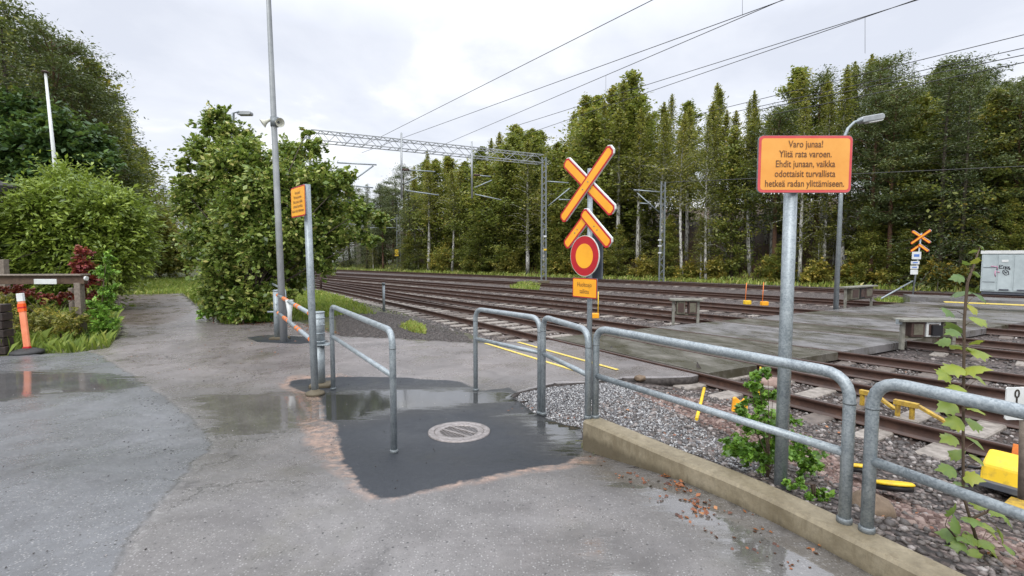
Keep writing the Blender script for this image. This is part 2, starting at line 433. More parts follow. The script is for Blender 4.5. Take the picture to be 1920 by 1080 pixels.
def wall_rise(X, Y):
    o = np.argsort(_c[:, 1]); nn = (X - np.interp(Y, _c[o, 1], _c[o, 0])) * .87
    s = (WA[1] - Y) / .87
    dA = line_dist(X, Y, list(TRK['A'][:60]))
    r = .29 * sstep(nn, 1.9, .2) * sstep(s, -.5, .25) * sstep(dA, 1.0, 1.9)
    return np.where(nn > .08, r, 0.0)
AL = list(TRK['A'])
def gz(X, Y):                               # height of the natural ground / ballast
    X = np.asarray(X, float); Y = np.asarray(Y, float)
    nA = np.interp(X @ np.eye(1)[0] if False else (X * ED[0] + Y * ED[1]), (TRK['A'] @ ED), (TRK['A'] @ EN))
    dn = (X * EN[0] + Y * EN[1]) - nA       # >0: beyond the nearest track
    z = -.035 - .125 * sstep(dn, -2.1, -.9)
    z = np.maximum(z, np.where(dn > -3.9, -.035 - .125 + 0 * z, z)) if False else z
    z = z + wall_rise(X, Y) * 1.0 + 0.0
    # bank behind the last track
    db = line_dist(X, Y, bank)
    far = inside(X, Y, list(bank) + [(300, -60), (300, 400), (-200, 400)])
    z = z + np.where(far, sstep(db, 0, 5) * 1.3 + sstep(db, 3, 18) * 5.0 + sstep(db, 15, 60) * 5, 0)
    return z

# ================================================================== GROUND
def grid(xs, ys):
    X, Y = np.meshgrid(xs, ys); nx, ny = len(xs), len(ys)
    i = np.arange((nx - 1) * (ny - 1)); r, c = i // (nx - 1), i % (nx - 1)
    a = r * nx + c
    return X.ravel(), Y.ravel(), np.stack([a, a + 1, a + nx + 1, a + nx], 1)
xs = np.concatenate([np.linspace(-900, -80, 12), np.linspace(-75, -16, 40), np.linspace(-15, -1, 70), np.linspace(-.9, 12, 150), np.linspace(12.3, 45, 90), np.linspace(48, 120, 25), np.linspace(150, 900, 10)])
ys = np.concatenate([np.linspace(-300, -10, 8), np.linspace(-8, 0, 20), np.linspace(.1, 14, 160), np.linspace(14.3, 60, 130), np.linspace(62, 160, 40), np.linspace(180, 1500, 16)])
X, Y, Fc = grid(xs, ys)
Z = gz(X, Y)
a_t = np.min([line_dist(X, Y, list(q_)) for q_ in TRK.values()], 0)
hf = sstep(np.abs(Z), .3, 1) * .25
Z = Z + hf * np.sin(X * .9) * np.cos(Y * .7) 
a_b = sdf(X, Y, bal)
a_h = np.where(inside(X, Y, list(bank) + [(300, -60), (300, 400), (-200, 400)]), -1, 1) * line_dist(X, Y, bank)
a_d = sdf(X, Y, dirtp)
fine = sdf(X, Y, pgl([(935,735),(1040,712),(1160,712),(1250,740),(1420,830),(1420,880),(1250,830),(1095,790),(1000,785)]))
m, n, b = new_mat('ground_earth_and_ballast')
wv = worldco(n)
def att(n, a):
    x = N(n, 'ShaderNodeAttribute'); x.attribute_name = a; return x.outputs['Fac']
vo = N(n, 'ShaderNodeTexVoronoi'); vo.inputs['Scale'].default_value = 22; n.links.new(wv, vo.inputs['Vector'])
sp = N(n, 'ShaderNodeSeparateXYZ'); n.links.new(vo.outputs['Color'], sp.inputs[0])
stone = ramp(n, sp.outputs[0], [(0, (.03, .025, .022)), (.4, (.095, .075, .065)), (.75, (.17, .14, .125)), (1, (.30, .26, .24))])
stone = mixc(n, mrange(n, vo.outputs['Distance'], .3, .7, 0, .85), stone, (.02, .017, .015))
tone = mixc(n, noise(n, .35, 5, .6, wv), (.8, .72, .68), (1.15, 1.15, 1.2))
stone = mixc(n, 1, stone, tone, 'MULTIPLY')
dirt = ramp(n, noise(n, 5, 8, .7, wv), [(.3, (.07, .045, .03)), (.5, (.16, .10, .075)), (.7, (.26, .18, .14))])
leafl = ramp(n, noise(n, 7, 8, .75, wv), [(.3, (.018, .012, .008)), (.5, (.06, .032, .015)), (.7, (.13, .07, .03))])
grassc = ramp(n, noise(n, 3, 8, .7, wv), [(.3, (.03, .035, .012)), (.5, (.07, .08, .02)), (.7, (.13, .12, .035))])
nz = math_(n, 'MULTIPLY', math_(n, 'SUBTRACT', noise(n, 1.7, 6, .7, wv), .5), 1.3)
mb = mrange(n, math_(n, 'ADD', att(n, 'bal'), math_(n, 'MULTIPLY', nz, .4)), -.15, .15, 1, 0)
md = mrange(n, math_(n, 'ADD', att(n, 'dirt'), nz), -.1, .1, 1, 0)
mh = mrange(n, math_(n, 'ADD', att(n, 'hill'), math_(n, 'MULTIPLY', nz, 2.5)), -1.5, -.2, 1, 0)
c = mixc(n, mh, grassc, leafl)
c = mixc(n, mb, c, stone)
c = mixc(n, math_(n, 'MULTIPLY', math_(n, 'MULTIPLY', md, mb), .8), c, dirt)
c = mixc(n, math_(n, 'MULTIPLY', mrange(n, att(n, 'trk'), 1.5, .8, 0, .75), mb), c, (.045, .028, .020))
n.links.new(c, b.inputs['Base Color']); b.inputs['Roughness'].default_value = .75
bump(n, b, math_(n, 'ADD', math_(n, 'MULTIPLY', vo.outputs['Distance'], -1.0), noise(n, 40, 4, .6, wv)), .8, .03)
M['ground'] = m
g = link('ground', mesh_np('ground', np.stack([X, Y, Z], 1), Fc, M['ground'], dict(bal=a_b, hill=a_h, dirt=a_d, trk=a_t), True))
tag(g, kind='structure')

# ================================================================== PAVEMENT
ys = [-4.0]
while ys[-1] < 27: ys.append(ys[-1] + (.25 if ys[-1] < 1.8 else .028 + .011 * max(0, ys[-1])))
xs = np.concatenate([np.arange(-24, -9, .16), np.arange(-9, 5.2, .055)])
X, Y, Fc = grid(xs, np.array(ys))
sd = sdf(X, Y, pave)
cell = .07 + .006 * np.maximum(0, Y)
keep = (sd[Fc] < cell[Fc] * .5).all(1)
Fc = Fc[keep]
snap = (sd > -cell * .5) & (sd < cell * .5 + 1e-6)
pl = np.array(list(pave) + [pave[0]])
ii = np.where(snap)[0]
bx_, by_, bd = X[ii].copy(), Y[ii].copy(), np.full(len(ii), 1e9)
for a, b2 in zip(pl[:-1], pl[1:]):
    d, t = seg_dist(X[ii], Y[ii], a, b2); q = d < bd
    bx_[q] = (a[0] + t * (b2[0] - a[0]))[q]; by_[q] = (a[1] + t * (b2[1] - a[1]))[q]; bd[q] = d[q]
X[ii], Y[ii] = bx_, by_
used = np.unique(Fc); remap = -np.ones(len(X), int); remap[used] = np.arange(len(used))
X, Y, Fc = X[used], Y[used], remap[Fc]
Z = G(X, Y) + .004 * np.sin(X * 2.1 + 1) * np.sin(Y * 1.7)
pud = np.min([sdf(X, Y, q) for q in puds], 0)
m, n, b = new_mat('wet_asphalt')
wv = worldco(n)
n1 = noise(n, 2.2, 8, .65, wv); n2 = noise(n, 14, 6, .7, wv); n3 = noise(n, 150, 3, .7, wv); nbig = noise(n, .55, 5, .6, wv)
def edge(sdn, amp, w_=.012, off=0):
    s = math_(n, 'ADD', att(n, sdn), math_(n, 'MULTIPLY', math_(n, 'SUBTRACT', n1, .5), amp))
    s = math_(n, 'ADD', s, math_(n, 'MULTIPLY', math_(n, 'SUBTRACT', n2, .5), amp * .35))
    return mrange(n, math_(n, 'ADD', s, off), -w_, w_, 1, 0)
def specks(scale, lo, hi):
    v_ = N(n, 'ShaderNodeTexVoronoi'); v_.inputs['Scale'].default_value = scale; n.links.new(wv, v_.inputs['Vector'])
    s_ = N(n, 'ShaderNodeSeparateXYZ'); n.links.new(v_.outputs['Color'], s_.inputs[0])
    return math_(n, 'MULTIPLY', mrange(n, s_.outputs[0], lo, hi), mrange(n, v_.outputs['Distance'], .38, .22)), s_.outputs[1], v_.outputs['Distance']
s1, s1c, s1d = specks(58, .60, .85)
s2, _, _ = specks(62, .90, .95)
s3, _, _ = specks(38, .94, .96)
s4, _, _ = specks(50, .58, .8)
cr_ = ramp(n, n1, [(.3, (.13, .122, .12)), (.55, (.185, .175, .17)), (.75, (.24, .225, .22))])
cl_ = ramp(n, n1, [(.3, (.12, .123, .13)), (.55, (.17, .175, .186)), (.75, (.22, .225, .238))])
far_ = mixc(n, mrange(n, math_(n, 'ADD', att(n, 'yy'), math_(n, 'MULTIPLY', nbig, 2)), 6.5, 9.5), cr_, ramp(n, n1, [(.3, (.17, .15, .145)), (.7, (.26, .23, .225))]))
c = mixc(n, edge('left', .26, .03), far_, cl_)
c = mixc(n, mrange(n, n3, .35, .65, 0, .5), c, mixc(n, 1, c, (.55, .55, .55), 'MULTIPLY'))
c = mixc(n, mrange(n, noise(n, .8, 7, .7, wv, .6), .38, .62, 0, 1), mixc(n, 1, c, (.70, .69, .68), 'MULTIPLY'), mixc(n, 1, c, (1.12, 1.12, 1.12), 'MULTIPLY'))
c = mixc(n, math_(n, 'MULTIPLY', s1, .6), c, (.38, .37, .36))
c = mixc(n, math_(n, 'MULTIPLY', s4, .62), c, (.06, .056, .055))
c = mixc(n, math_(n, 'MULTIPLY', s2, .4), c, (.52, .51, .50))
c = mixc(n, math_(n, 'MULTIPLY', s3, .85), c, (.02, .02, .02))
seam = math_(n, 'SUBTRACT', 1, math_(n, 'ABSOLUTE', math_(n, 'DIVIDE', math_(n, 'ADD', att(n, 'left'), math_(n, 'MULTIPLY', math_(n, 'SUBTRACT', n1, .5), .26)), .02)), clamp=True)
c = mixc(n, math_(n, 'MULTIPLY', seam, mrange(n, n2, .4, .6)), c, (.05, .048, .045))
seam2 = math_(n, 'SUBTRACT', 1, math_(n, 'ABSOLUTE', math_(n, 'DIVIDE', math_(n, 'ADD', att(n, 'left'), math_(n, 'ADD', -.045, math_(n, 'MULTIPLY', math_(n, 'SUBTRACT', n1, .5), .26))), .05)), clamp=True)
c = mixc(n, math_(n, 'MULTIPLY', seam2, mrange(n, n2, .52, .62, 0, .6)), c, (.33, .32, .31))
vc = N(n, 'ShaderNodeTexVoronoi', feature='DISTANCE_TO_EDGE'); vc.inputs['Scale'].default_value = .42
va = N(n, 'ShaderNodeVectorMath', operation='ADD'); n.links.new(wv, va.inputs[0])
nzc = N(n, 'ShaderNodeTexNoise'); nzc.inputs['Scale'].default_value = 1.6; nzc.inputs['Detail'].default_value = 8; nzc.inputs['Roughness'].default_value = .7; n.links.new(wv, nzc.inputs['Vector'])
vs_ = N(n, 'ShaderNodeVectorMath', operation='SCALE'); n.links.new(nzc.outputs['Color'], vs_.inputs[0]); vs_.inputs['Scale'].default_value = 1.1
n.links.new(vs_.outputs[0], va.inputs[1]); n.links.new(va.outputs[0], vc.inputs['Vector'])
crk = math_(n, 'MULTIPLY', mrange(n, vc.outputs['Distance'], .0015, .006, 1, 0), mrange(n, nbig, .44, .56))
c = mixc(n, math_(n, 'MULTIPLY', crk, .8), c, (.03, .028, .026))
brick = N(n, 'ShaderNodeTexBrick'); brick.inputs['Scale'].default_value = 4.2; brick.inputs['Mortar Size'].default_value = .03
mp = N(n, 'ShaderNodeMapping'); mp.inputs['Rotation'].default_value = (0, 0, .7); n.links.new(wv, mp.inputs[0]); n.links.new(mp.outputs[0], brick.inputs['Vector'])
brick.inputs['Color1'].default_value = (.12, .09, .085, 1); brick.inputs['Color2'].default_value = (.17, .13, .12, 1); brick.inputs['Mortar'].default_value = (.05, .05, .03, 1)
c = mixc(n, edge('cob', .3, .1), c, brick.outputs[0])
sandm = math_(n, 'MULTIPLY', math_(n, 'MULTIPLY', edge('sand', .38, .05, .03), mrange(n, noise(n, 7, 7, .7, wv), .36, .6)), mrange(n, n1, .25, .41))
c = mixc(n, math_(n, 'MULTIPLY', sandm, .85), c, ramp(n, n2, [(.3, (.17, .10, .075)), (.6, (.42, .28, .21))]))
patchm = math_(n, 'MAXIMUM', edge('patch', .2, .02), edge('patch2', .12, .02))
c = mixc(n, patchm, c, mixc(n, mrange(n, n3, .3, .7), (.010, .012, .015), (.050, .056, .066)))
mossy = mrange(n, noise(n, .9, 4, .6, wv), .58, .72, 0, .35)
c = mixc(n, mossy, c, (.09, .085, .05))
n.links.new(mixc(n, mrange(n, att(n, 'pud'), -.15, .35, .40, 0), c, (.06, .055, .045)), b.inputs['Base Color'])
# wetness: standing water in the dips, a thin film elsewhere
mps = N(n, 'ShaderNodeMapping'); mps.inputs['Scale'].default_value = (.55, 2.6, 1); n.links.new(wv, mps.inputs[0])
stk = noise(n, 2.6, 6, .65, mps.outputs[0], .4)
pm = mrange(n, math_(n, 'ADD', math_(n, 'ADD', att(n, 'pud'), math_(n, 'MULTIPLY', math_(n, 'SUBTRACT', n1, .5), .3)), math_(n, 'MULTIPLY', math_(n, 'SUBTRACT', stk, .46), 1.1)), -.09, .09, 1, 0)
film = mrange(n, math_(n, 'ADD', math_(n, 'MULTIPLY', n1, .6), math_(n, 'MULTIPLY', nbig, .4)), .42, .60)
rg = math_(n, 'ADD', math_(n, 'SUBTRACT', .44, math_(n, 'MULTIPLY', film, .30)), math_(n, 'ADD', math_(n, 'MULTIPLY', s1, .1), math_(n, 'MULTIPLY', patchm, .16)))
rgh = N(n, 'ShaderNodeMix'); n.links.new(pm, rgh.inputs[0]); n.links.new(rg, rgh.inputs[2]); rgh.inputs[3].default_value = .06
n.links.new(rgh.outputs[0], b.inputs['Roughness'])
b.inputs['Specular IOR Level'].default_value = .55
io_ = math_(n, 'SUBTRACT', mrange(n, pm, 0, 1, 1.6, 2.3), math_(n, 'MULTIPLY', math_(n, 'MULTIPLY', patchm, .22), math_(n, 'SUBTRACT', 1, pm)))
n.links.new(io_, b.inputs['IOR'])
bh = N(n, 'ShaderNodeMix'); n.links.new(pm, bh.inputs[0])
n.links.new(math_(n, 'ADD', n3, math_(n, 'MULTIPLY', s1, .6)), bh.inputs[2])
rip = noise(n, 24, 3, .5, wv)
n.links.new(math_(n, 'MULTIPLY', rip, .26), bh.inputs[3])
bump(n, b, bh.outputs[0], .55, .004)
M['asphalt'] = m
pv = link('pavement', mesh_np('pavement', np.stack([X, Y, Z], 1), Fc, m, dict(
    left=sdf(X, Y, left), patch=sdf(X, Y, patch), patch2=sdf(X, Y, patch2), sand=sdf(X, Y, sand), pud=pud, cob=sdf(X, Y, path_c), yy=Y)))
tag(pv, kind='structure')
M['edge'] = simple('broken_asphalt_edge', (.07, .06, .055), (.025, .02, .018), .8, 0, 20, .6)
pv.data.materials.append(M['edge'])
so_ = pv.modifiers.new('solid', 'SOLIDIFY'); so_.thickness = .14; so_.offset = -1; so_.material_offset_rim = 1; so_.material_offset = 1

# yellow guide lines in front of the first track
M['yline'] = simple('worn_yellow_road_paint', (.68, .52, .10), (.30, .26, .14), .5, 0, 16, lo=.3, hi=.5)
for nm, q in (('outer', ((910, 644), (1087, 698))), ('inner', ((972, 642), (1158, 694)))):
    a, b2 = P(*q[0], 0), P(*q[1], 0)
    o = MB().bar(a + np.array([0, 0, .008]), b2 + np.array([0, 0, .008]), .075, .004).build('painted_line', M['yline'])
    tag(o, kind='structure')

# ================================================================== CONCRETE FOOT WALL
m, n, b = new_mat('mossy_concrete'); wv = worldco(n)
f1 = noise(n, 3, 8, .7, wv); f2 = noise(n, 40, 5, .7, wv)
mp = N(n, 'ShaderNodeMapping'); mp.inputs['Scale'].default_value = (9, 9, 1.2); n.links.new(wv, mp.inputs[0])
f3 = noise(n, 2, 5, .7, mp.outputs[0])
c = ramp(n, f1, [(.3, (.15, .12, .07)), (.55, (.26, .22, .145)), (.75, (.36, .31, .22))])
c = mixc(n, mrange(n, f3, .5, .7, 0, .6), c, (.13, .10, .055))
c = mixc(n, mrange(n, f2, .35, .65, 0, .35), c, (.10, .085, .06))
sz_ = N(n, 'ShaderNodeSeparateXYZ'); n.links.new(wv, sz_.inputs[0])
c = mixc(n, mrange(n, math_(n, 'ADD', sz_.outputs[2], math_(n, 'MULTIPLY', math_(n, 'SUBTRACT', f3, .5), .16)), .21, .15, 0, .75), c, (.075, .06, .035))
n.links.new(c, b.inputs['Base Color']); n.links.new(mrange(n, f1, .3, .7, .5, .8), b.inputs['Roughness'])
bump(n, b, f2, .4, .006)
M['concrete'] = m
wb = MB()
ZT = .31
seg = 40
prof = [(0, -.25), (0, ZT - .02), (.02, ZT), (WW - .012, ZT), (WW, ZT - .012), (WW, -.25)]
vs, fs = [], []
for i in range(seg + 1):
    s = WL * i / seg
    for (a, z) in prof:
        p = wall_pt(s, a); vs.append((p[0], p[1], z + (.003 * math.sin(s * 5) if z > .2 else 0)))
k = len(prof)
for i in range(seg):
    for j in range(k - 1): fs.append((i * k + j, i * k + j + 1, (i + 1) * k + j + 1, (i + 1) * k + j))
fs += [tuple(range(k))[::-1], tuple(range(seg * k, seg * k + k))]
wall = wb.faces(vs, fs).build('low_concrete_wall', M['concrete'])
tag(wall, 'low mossy concrete kerb wall running under the long metal railings', 'low wall')

# ================================================================== RAILWAY TRACKS
m, n, b = new_mat('rusty_rail'); wv = worldco(n)
ge = N(n, 'ShaderNodeNewGeometry'); s_ = N(n, 'ShaderNodeSeparateXYZ'); n.links.new(ge.outputs['True Normal'], s_.inputs[0])
tp = mrange(n, s_.outputs[2], .93, .97)
c = ramp(n, noise(n, 6, 6, .7, wv), [(.3, (.028, .013, .009)), (.6, (.065, .030, .019)), (.8, (.12, .058, .035))])
n.links.new(mixc(n, tp, c, (.15, .12, .11)), b.inputs['Base Color'])
n.links.new(mrange(n, tp, 0, 1, .7, .32), b.inputs['Roughness']); n.links.new(math_(n, 'MULTIPLY', tp, .75), b.inputs['Metallic'])
M['rail'] = m
RPROF = [(-.065, -.16), (-.065, -.148), (-.012, -.13), (-.010, -.045), (-.034, -.03), (-.036, -.004), (-.028, .003), (.028, .003), (.036, -.004), (.034, -.03), (.010, -.045), (.012, -.13), (.065, -.148), (.065, -.16)]
ZR = .03
def sweep(poly, prof, z0, name, mat, parent):
    t = np.gradient(poly, axis=0); t /= np.linalg.norm(t, axis=1)[:, None]; nn = np.stack([t[:, 1], -t[:, 0]], 1)
    pw = np.array(parent_world(parent)) if parent else np.zeros(3)
    V = []
    for p, q in zip(poly, nn):
        for a, z in prof: V.append((p[0] + q[0] * a - pw[0], p[1] + q[1] * a - pw[1], z0 + z - pw[2]))
    k = len(prof); Fq = []
    for i in range(len(poly) - 1):
        for j in range(k): Fq.append((i * k + j, i * k + (j + 1) % k, (i + 1) * k + (j + 1) % k, (i + 1) * k + j))
    o = link(name, mesh_np(name, V, Fq, mat), parent)
    return o
slb = MB(); slb.box((0, 0, -.235), (2.5, .26, .20))
sl_proto = slb.bm
bmesh.ops.bevel(sl_proto, geom=sl_proto.edges[:], offset=.015, segments=1, affect='EDGES')
sl_mesh = bpy.data.meshes.new('sleeper'); sl_proto.to_mesh(sl_mesh); sl_mesh.materials.append(M['sleeper'])
sl_mesh2 = sl_mesh.copy(); sl_mesh2.materials.clear(); sl_mesh2.materials.append(M['sleeperdark'])
TLAB = dict(A='nearest railway track with pale sleeper ends, passing in front of the railings',
            B='second railway track from the railings, merging with the nearest one to the left',
            C='third railway track, running just behind the two nearest equipment benches',
            D='fourth railway track, with small orange markers standing on its far side',
            E='fifth railway track, running past the far lamp post and the far equipment bench',
            T='farthest railway track at the foot of the wooded bank')
for k, poly in TRK.items():
    root = thing('railway_track', TLAB[k], 'railway track', (poly[22][0], poly[22][1], ZR), 'parallel railway tracks of the yard')
    ext = 6 if k in 'AB' else 0
    pl_ = poly
    for s in (-1, 1):
        sweep(offset(pl_, s * .70), RPROF, ZR, 'rail', M['rail'], root)
    d = np.concatenate([[0], np.cumsum(np.linalg.norm(np.diff(poly, axis=0), axis=1))])
    nmax = 100
    st = {'A': 12, 'B': 11, 'C': 10, 'D': 8, 'E': 6, 'T': 4}[k]
    for i in range(nmax):
        s = st + i * .62
        x, y = np.interp(s, d, poly[:, 0]), np.interp(s, d, poly[:, 1]); x2, y2 = np.interp(s + .3, d, poly[:, 0]), np.interp(s + .3, d, poly[:, 1])
        dl = (np.array([x, y]) - LP) @ np.array([-LD[1], LD[0]]); dr = (np.array([x, y]) - RP) @ np.array([-RD[1], RD[0]])
        if dl < -.15 and dr > .1 and k != 'T': continue
        pale = k in 'AC' or i % 3 == 0
        o = link('sleeper', sl_mesh if pale and random.random() < .75 else sl_mesh2, root, (x - root.location.x, y - root.location.y, random.uniform(-.008, .004) - ZR + (.02 if k == 'A' else 0)))
        o.rotation_euler = (0, 0, math.atan2(y2 - y, x2 - x) + math.pi / 2 + random.uniform(-.01, .01))

# ================================================================== LEVEL CROSSING DECK
def deckmat(name, a, b_, moss, mlo, mhi):
    m, n, b = new_mat(name); wv = worldco(n)
    mp = N(n, 'ShaderNodeMapping'); mp.inputs['Rotation'].default_value = (0, 0, -.576); n.links.new(wv, mp.inputs[0])
    mp2 = N(n, 'ShaderNodeMapping'); mp2.inputs['Scale'].default_value = (1.5, .8, 1); n.links.new(mp.outputs[0], mp2.inputs[0])
    f = noise(n, 1.6, 7, .7, mp2.outputs[0])
    c = ramp(n, f, [(.3, a), (.7, b_)])
    c = mixc(n, mrange(n, noise(n, .9, 7, .75, mp2.outputs[0]), mlo, mhi, 0, .85), c, moss)
    c = mixc(n, mrange(n, noise(n, 90, 3, .7, wv), .4, .65, 0, .4), c, mixc(n, 1, c, (.5, .5, .5), 'MULTIPLY'))
    n.links.new(c, b.inputs['Base Color']); n.links.new(mrange(n, f, .3, .7, .18, .5), b.inputs['Roughness'])
    bump(n, b, noise(n, 60, 4, .6, wv), .3, .004)
    return m
M['deck1'] = deckmat('crossing_panel', (.08, .075, .06), (.18, .165, .14), (.045, .04, .02), .42, .56)
M['deck2'] = deckmat('crossing_asphalt', (.13, .125, .125), (.25, .24, .24), (.07, .063, .038), .48, .62)
ks = 'ABCDE'
strips = []
for i, k in enumerate(ks):
    strips.append((offset(TRK[k], -.61), offset(TRK[k], .61), 'deck1'))
    nx_ = ks[i + 1] if i + 1 < len(ks) else None
    if nx_: strips.append((offset(TRK[k], .765), offset(TRK[nx_], -.765), 'deck1' if i == 0 else 'deck2'))
strips.append((offset(TRK['E'], .765), offset(TRK['E'], 2.6), 'deck2'))
for a, b2, mt in strips:
    pa = [cross(a, LP, LD), cross(a, RP, RD)]; pb = [cross(b2, LP, LD), cross(b2, RP, RD)]
    if a is strips[-1][0]: pass
    nseg = 5
    q = [pa[0] + (pa[1] - pa[0]) * i / nseg for i in range(nseg + 1)] + [pb[1] + (pb[0] - pb[1]) * i / nseg for i in range(nseg + 1)]
    o = MB().prism([(p[0], p[1], ZR + .002 - .16) for p in q], (0, 0, .16)).build('crossing_deck', M[mt], bevel=.006)
    tag(o, kind='structure')

# ================================================================== RAILINGS
def railing(a, b2, label, group, top=1.18, mid=.75, r=.032, shoes=False, mat='galv', zt=None, bend=.16):
    """a, b2: foot points; a frame of bent tube with a middle rail"""
    a = np.array(a, float); b2 = np.array(b2, float); zt = zt if zt is not None else max(a[2], b2[2]) + top
    mz = (min(a[2], b2[2]) if zt is None else zt - (top - mid))
    root = thing('metal_railing', label, 'railing', a, group)
    MB().tube([a - [0, 0, .03], (a[0], a[1], zt), (b2[0], b2[1], zt), b2 - [0, 0, .03]], r, 14, bend).build('bent_tube_frame', M[mat], root)
    d = (b2 - a)[:2]; d /= np.linalg.norm(d)
    MB().tube([(a[0] + d[0] * r * .6, a[1] + d[1] * r * .6, mz), (b2[0] - d[0] * r * .6, b2[1] - d[1] * r * .6, mz)], r * .82, 12).build('middle_rail', M[mat], root)
    for p in (a, b2):
        MB().lathe((p[0], p[1], p[2] - .01), [(r * 1.25, 0), (r * 1.25, .035), (r * 1.05, .04)], 14).build('post_collar', M['galvdark'], root)
        MB().lathe((p[0], p[1], zt - bend - .012), [(r * 1.06, 0), (r * 1.06, .012)], 14).build('weld_seam', M['galvdark'], root)
    return root
RG = 'bent tube railings guarding the crossing'
railing(PG(625, 730), PG(739, 848), 'short metal railing standing on the dark asphalt patch left of the round drain', RG, 1.17, .74)
railing(PG(892, 732), PG(1012, 775), 'metal railing right of the round drain, standing in front of the yellow lines', RG, 1.16, .74)
railing(PG(1018, 777), P(1102, 784, ZT), 'narrow metal railing bridging from the gravel to the end of the concrete wall', RG, zt=1.18, top=1.18, mid=.74)
railing(P(1116, 783, ZT), P(1583, 978, ZT), 'long metal railing on the concrete wall in front of the information sign', RG, zt=1.2, top=.89, mid=.42, r=.034)
e0 = P(1625, 995, ZT); dd = (P(1583, 978, ZT) - P(1116, 783, ZT)); dd[2] = 0; dd /= np.linalg.norm(dd)
railing(e0, e0 + np.array([.38, -.925, 0]) * 2.1, 'metal railing nearest the camera, leaving the frame at the right edge', RG, zt=1.2, top=.89, mid=.42, r=.034)
railing(P(508, 600, 0), P(537, 636, 0), 'slim metal railing behind the striped swing gate beside the lamp post', RG, 1.12, .68, .028)

# ================================================================== SWING GATE
gp = P(521, 635, 0); bp_ = P(601, 723, 0)
root = thing('swing_gate', 'metal swing gate with orange striped tubes hung on a thick post', 'gate', gp)
MB().tube([gp, gp + [0, 0, 1.10]], .075, 20).build('hinge_post', M['galv'], root)
MB().lathe(gp + [0, 0, 1.10], [(.08, 0), (.08, .02), (.05, .03)], 20).build('post_cap', M['galv'], root)
MB().box(gp + [.05, -.02, .02], (.36, .3, .05)).build('foot_plate', M['concrete'], root, .01)
MB().tube([gp + [-.22, 0, .62], gp + [.05, 0, .62]], .02, 10).build('latch_rod', M['galv'], root)
for z in (.35, .5, .65, .8):
    MB().lathe(gp + [.02, -.074, z], [(.012, 0), (.012, .01)], 8, (0, -1, 0)).build('bolt', M['galvdark'], root)
ge_ = bp_ + np.array([-.06, .02, 0])
gv = ge_ - gp
for z in (1.02, .62):
    t0, t1 = .03, .99
    p0, p1 = gp + gv * t0 + [0, 0, z], gp + gv * t1 + [0, 0, z]
    tb = MB().tube([p0, p1], .035, 14).build('gate_tube', M['galv'], root)
    for t in (.05, .25, .30, .36, .60, .66, .9):
        q0 = gp + gv * t + [0, 0, z]; q1 = gp + gv * (t + .035) + [0, 0, z]
        MB().tube([q0, q1], .0385, 14).build('orange_band', M['tape'], tb)
q = gp + gv * .42
MB().tube([q + [0, 0, 1.04], q + gv * .015 + [0, 0, .85], q + gv * .015 + [0, 0, .62]], .04, 12).build('gate_brace', M['white'], root)
MB().prism([q + [-.07, 0, 1.05], q + [.07, .0, 1.05], q + [.02, 0, .72], q + [-.02, 0, .72]], (.01, .03, 0)).build('white_reflector', M['white'], root)

root = thing('bollard', 'thick ribbed grey metal bollard just right of the left sign pole', 'bollard', bp_)
MB().tube([bp_, bp_ + [0, 0, .62]], .07, 22).build('lower_tube', M['galv'], root)
MB().tube([bp_ + [0, 0, .62], bp_ + [0, 0, 1.09]], .078, 22).build('upper_sleeve', M['galv'], root)
for z in (.66, .78, .90, 1.0, 1.085):
    MB().lathe(bp_ + [0, 0, z], [(.080, -.008), (.0865, -.002), (.0865, .002), (.080, .008)], 22).build('rib', M['galv'], root)
MB().box(bp_ + [.03, 0, .615], (.27, .2, .016)).build('latch_plate', M['galv'], root, .004)
MB().box(bp_ + [.02, -.02, .02], (.30, .26, .06), .15).build('concrete_foot', M['concrete'], root, .02)

# ================================================================== TEXT AND SIGN HELPERS
def text_mesh(lines, width, mat, parent, origin, right, up, size, lead, squeeze=.8, name='lettering', bold=.0, ext=.0015):
    """lines centred on origin, lying in the plane (right, up)"""
    right = Vector([float(v) for v in right]).normalized(); up = Vector([float(v) for v in up]).normalized(); nrm = right.cross(up)
    bm = bmesh.new()
    for i, tx in enumerate(lines):
        cu = bpy.data.curves.new('t', 'FONT'); cu.body = tx; cu.size = size; cu.align_x = 'CENTER'; cu.offset = bold; cu.resolution_u = 3
        ob = bpy.data.objects.new('t', cu); COL.objects.link(ob)
        dg = bpy.context.evaluated_depsgraph_get(); me = bpy.data.meshes.new_from_object(ob.evaluated_get(dg))
        xs_ = [v.co.x for v in me.vertices]; wd = max(xs_) - min(xs_) if xs_ else 1
        sq = min(squeeze, width / wd)
        y0 = ((len(lines) - 1) / 2 - i) * lead - size * .33
        m4 = Matrix.Identity(4)
        for v in me.vertices:
            v.co = Vector(origin) + right * (v.co.x * sq) + up * (v.co.y + y0) + nrm * ext
        bm.from_mesh(me); bpy.data.objects.remove(ob); bpy.data.curves.remove(cu); bpy.data.meshes.remove(me)
    off = parent_world(parent)
    for v in bm.verts: v.co -= off
    me = bpy.data.meshes.new(name); bm.to_mesh(me); bm.free(); me.materials.append(mat)
    return link(name, me, parent)
def rrect(c, r_, u, w_, h_, rad, seg=5):
    c = np.array(c, float); r_ = np.array(r_, float); u = np.array(u, float); pts = []
    for sx, sy, a0 in ((1, 1, 0), (-1, 1, 90), (-1, -1, 180), (1, -1, 270)):
        for i in range(seg + 1):
            a = math.radians(a0 + 90 * i / seg)
            pts.append(c + r_ * (sx * (w_ / 2 - rad) + rad * math.cos(a)) + u * (sy * (h_ / 2 - rad) + rad * math.sin(a)))
    return pts
UP = np.array([0, 0, 1.0])
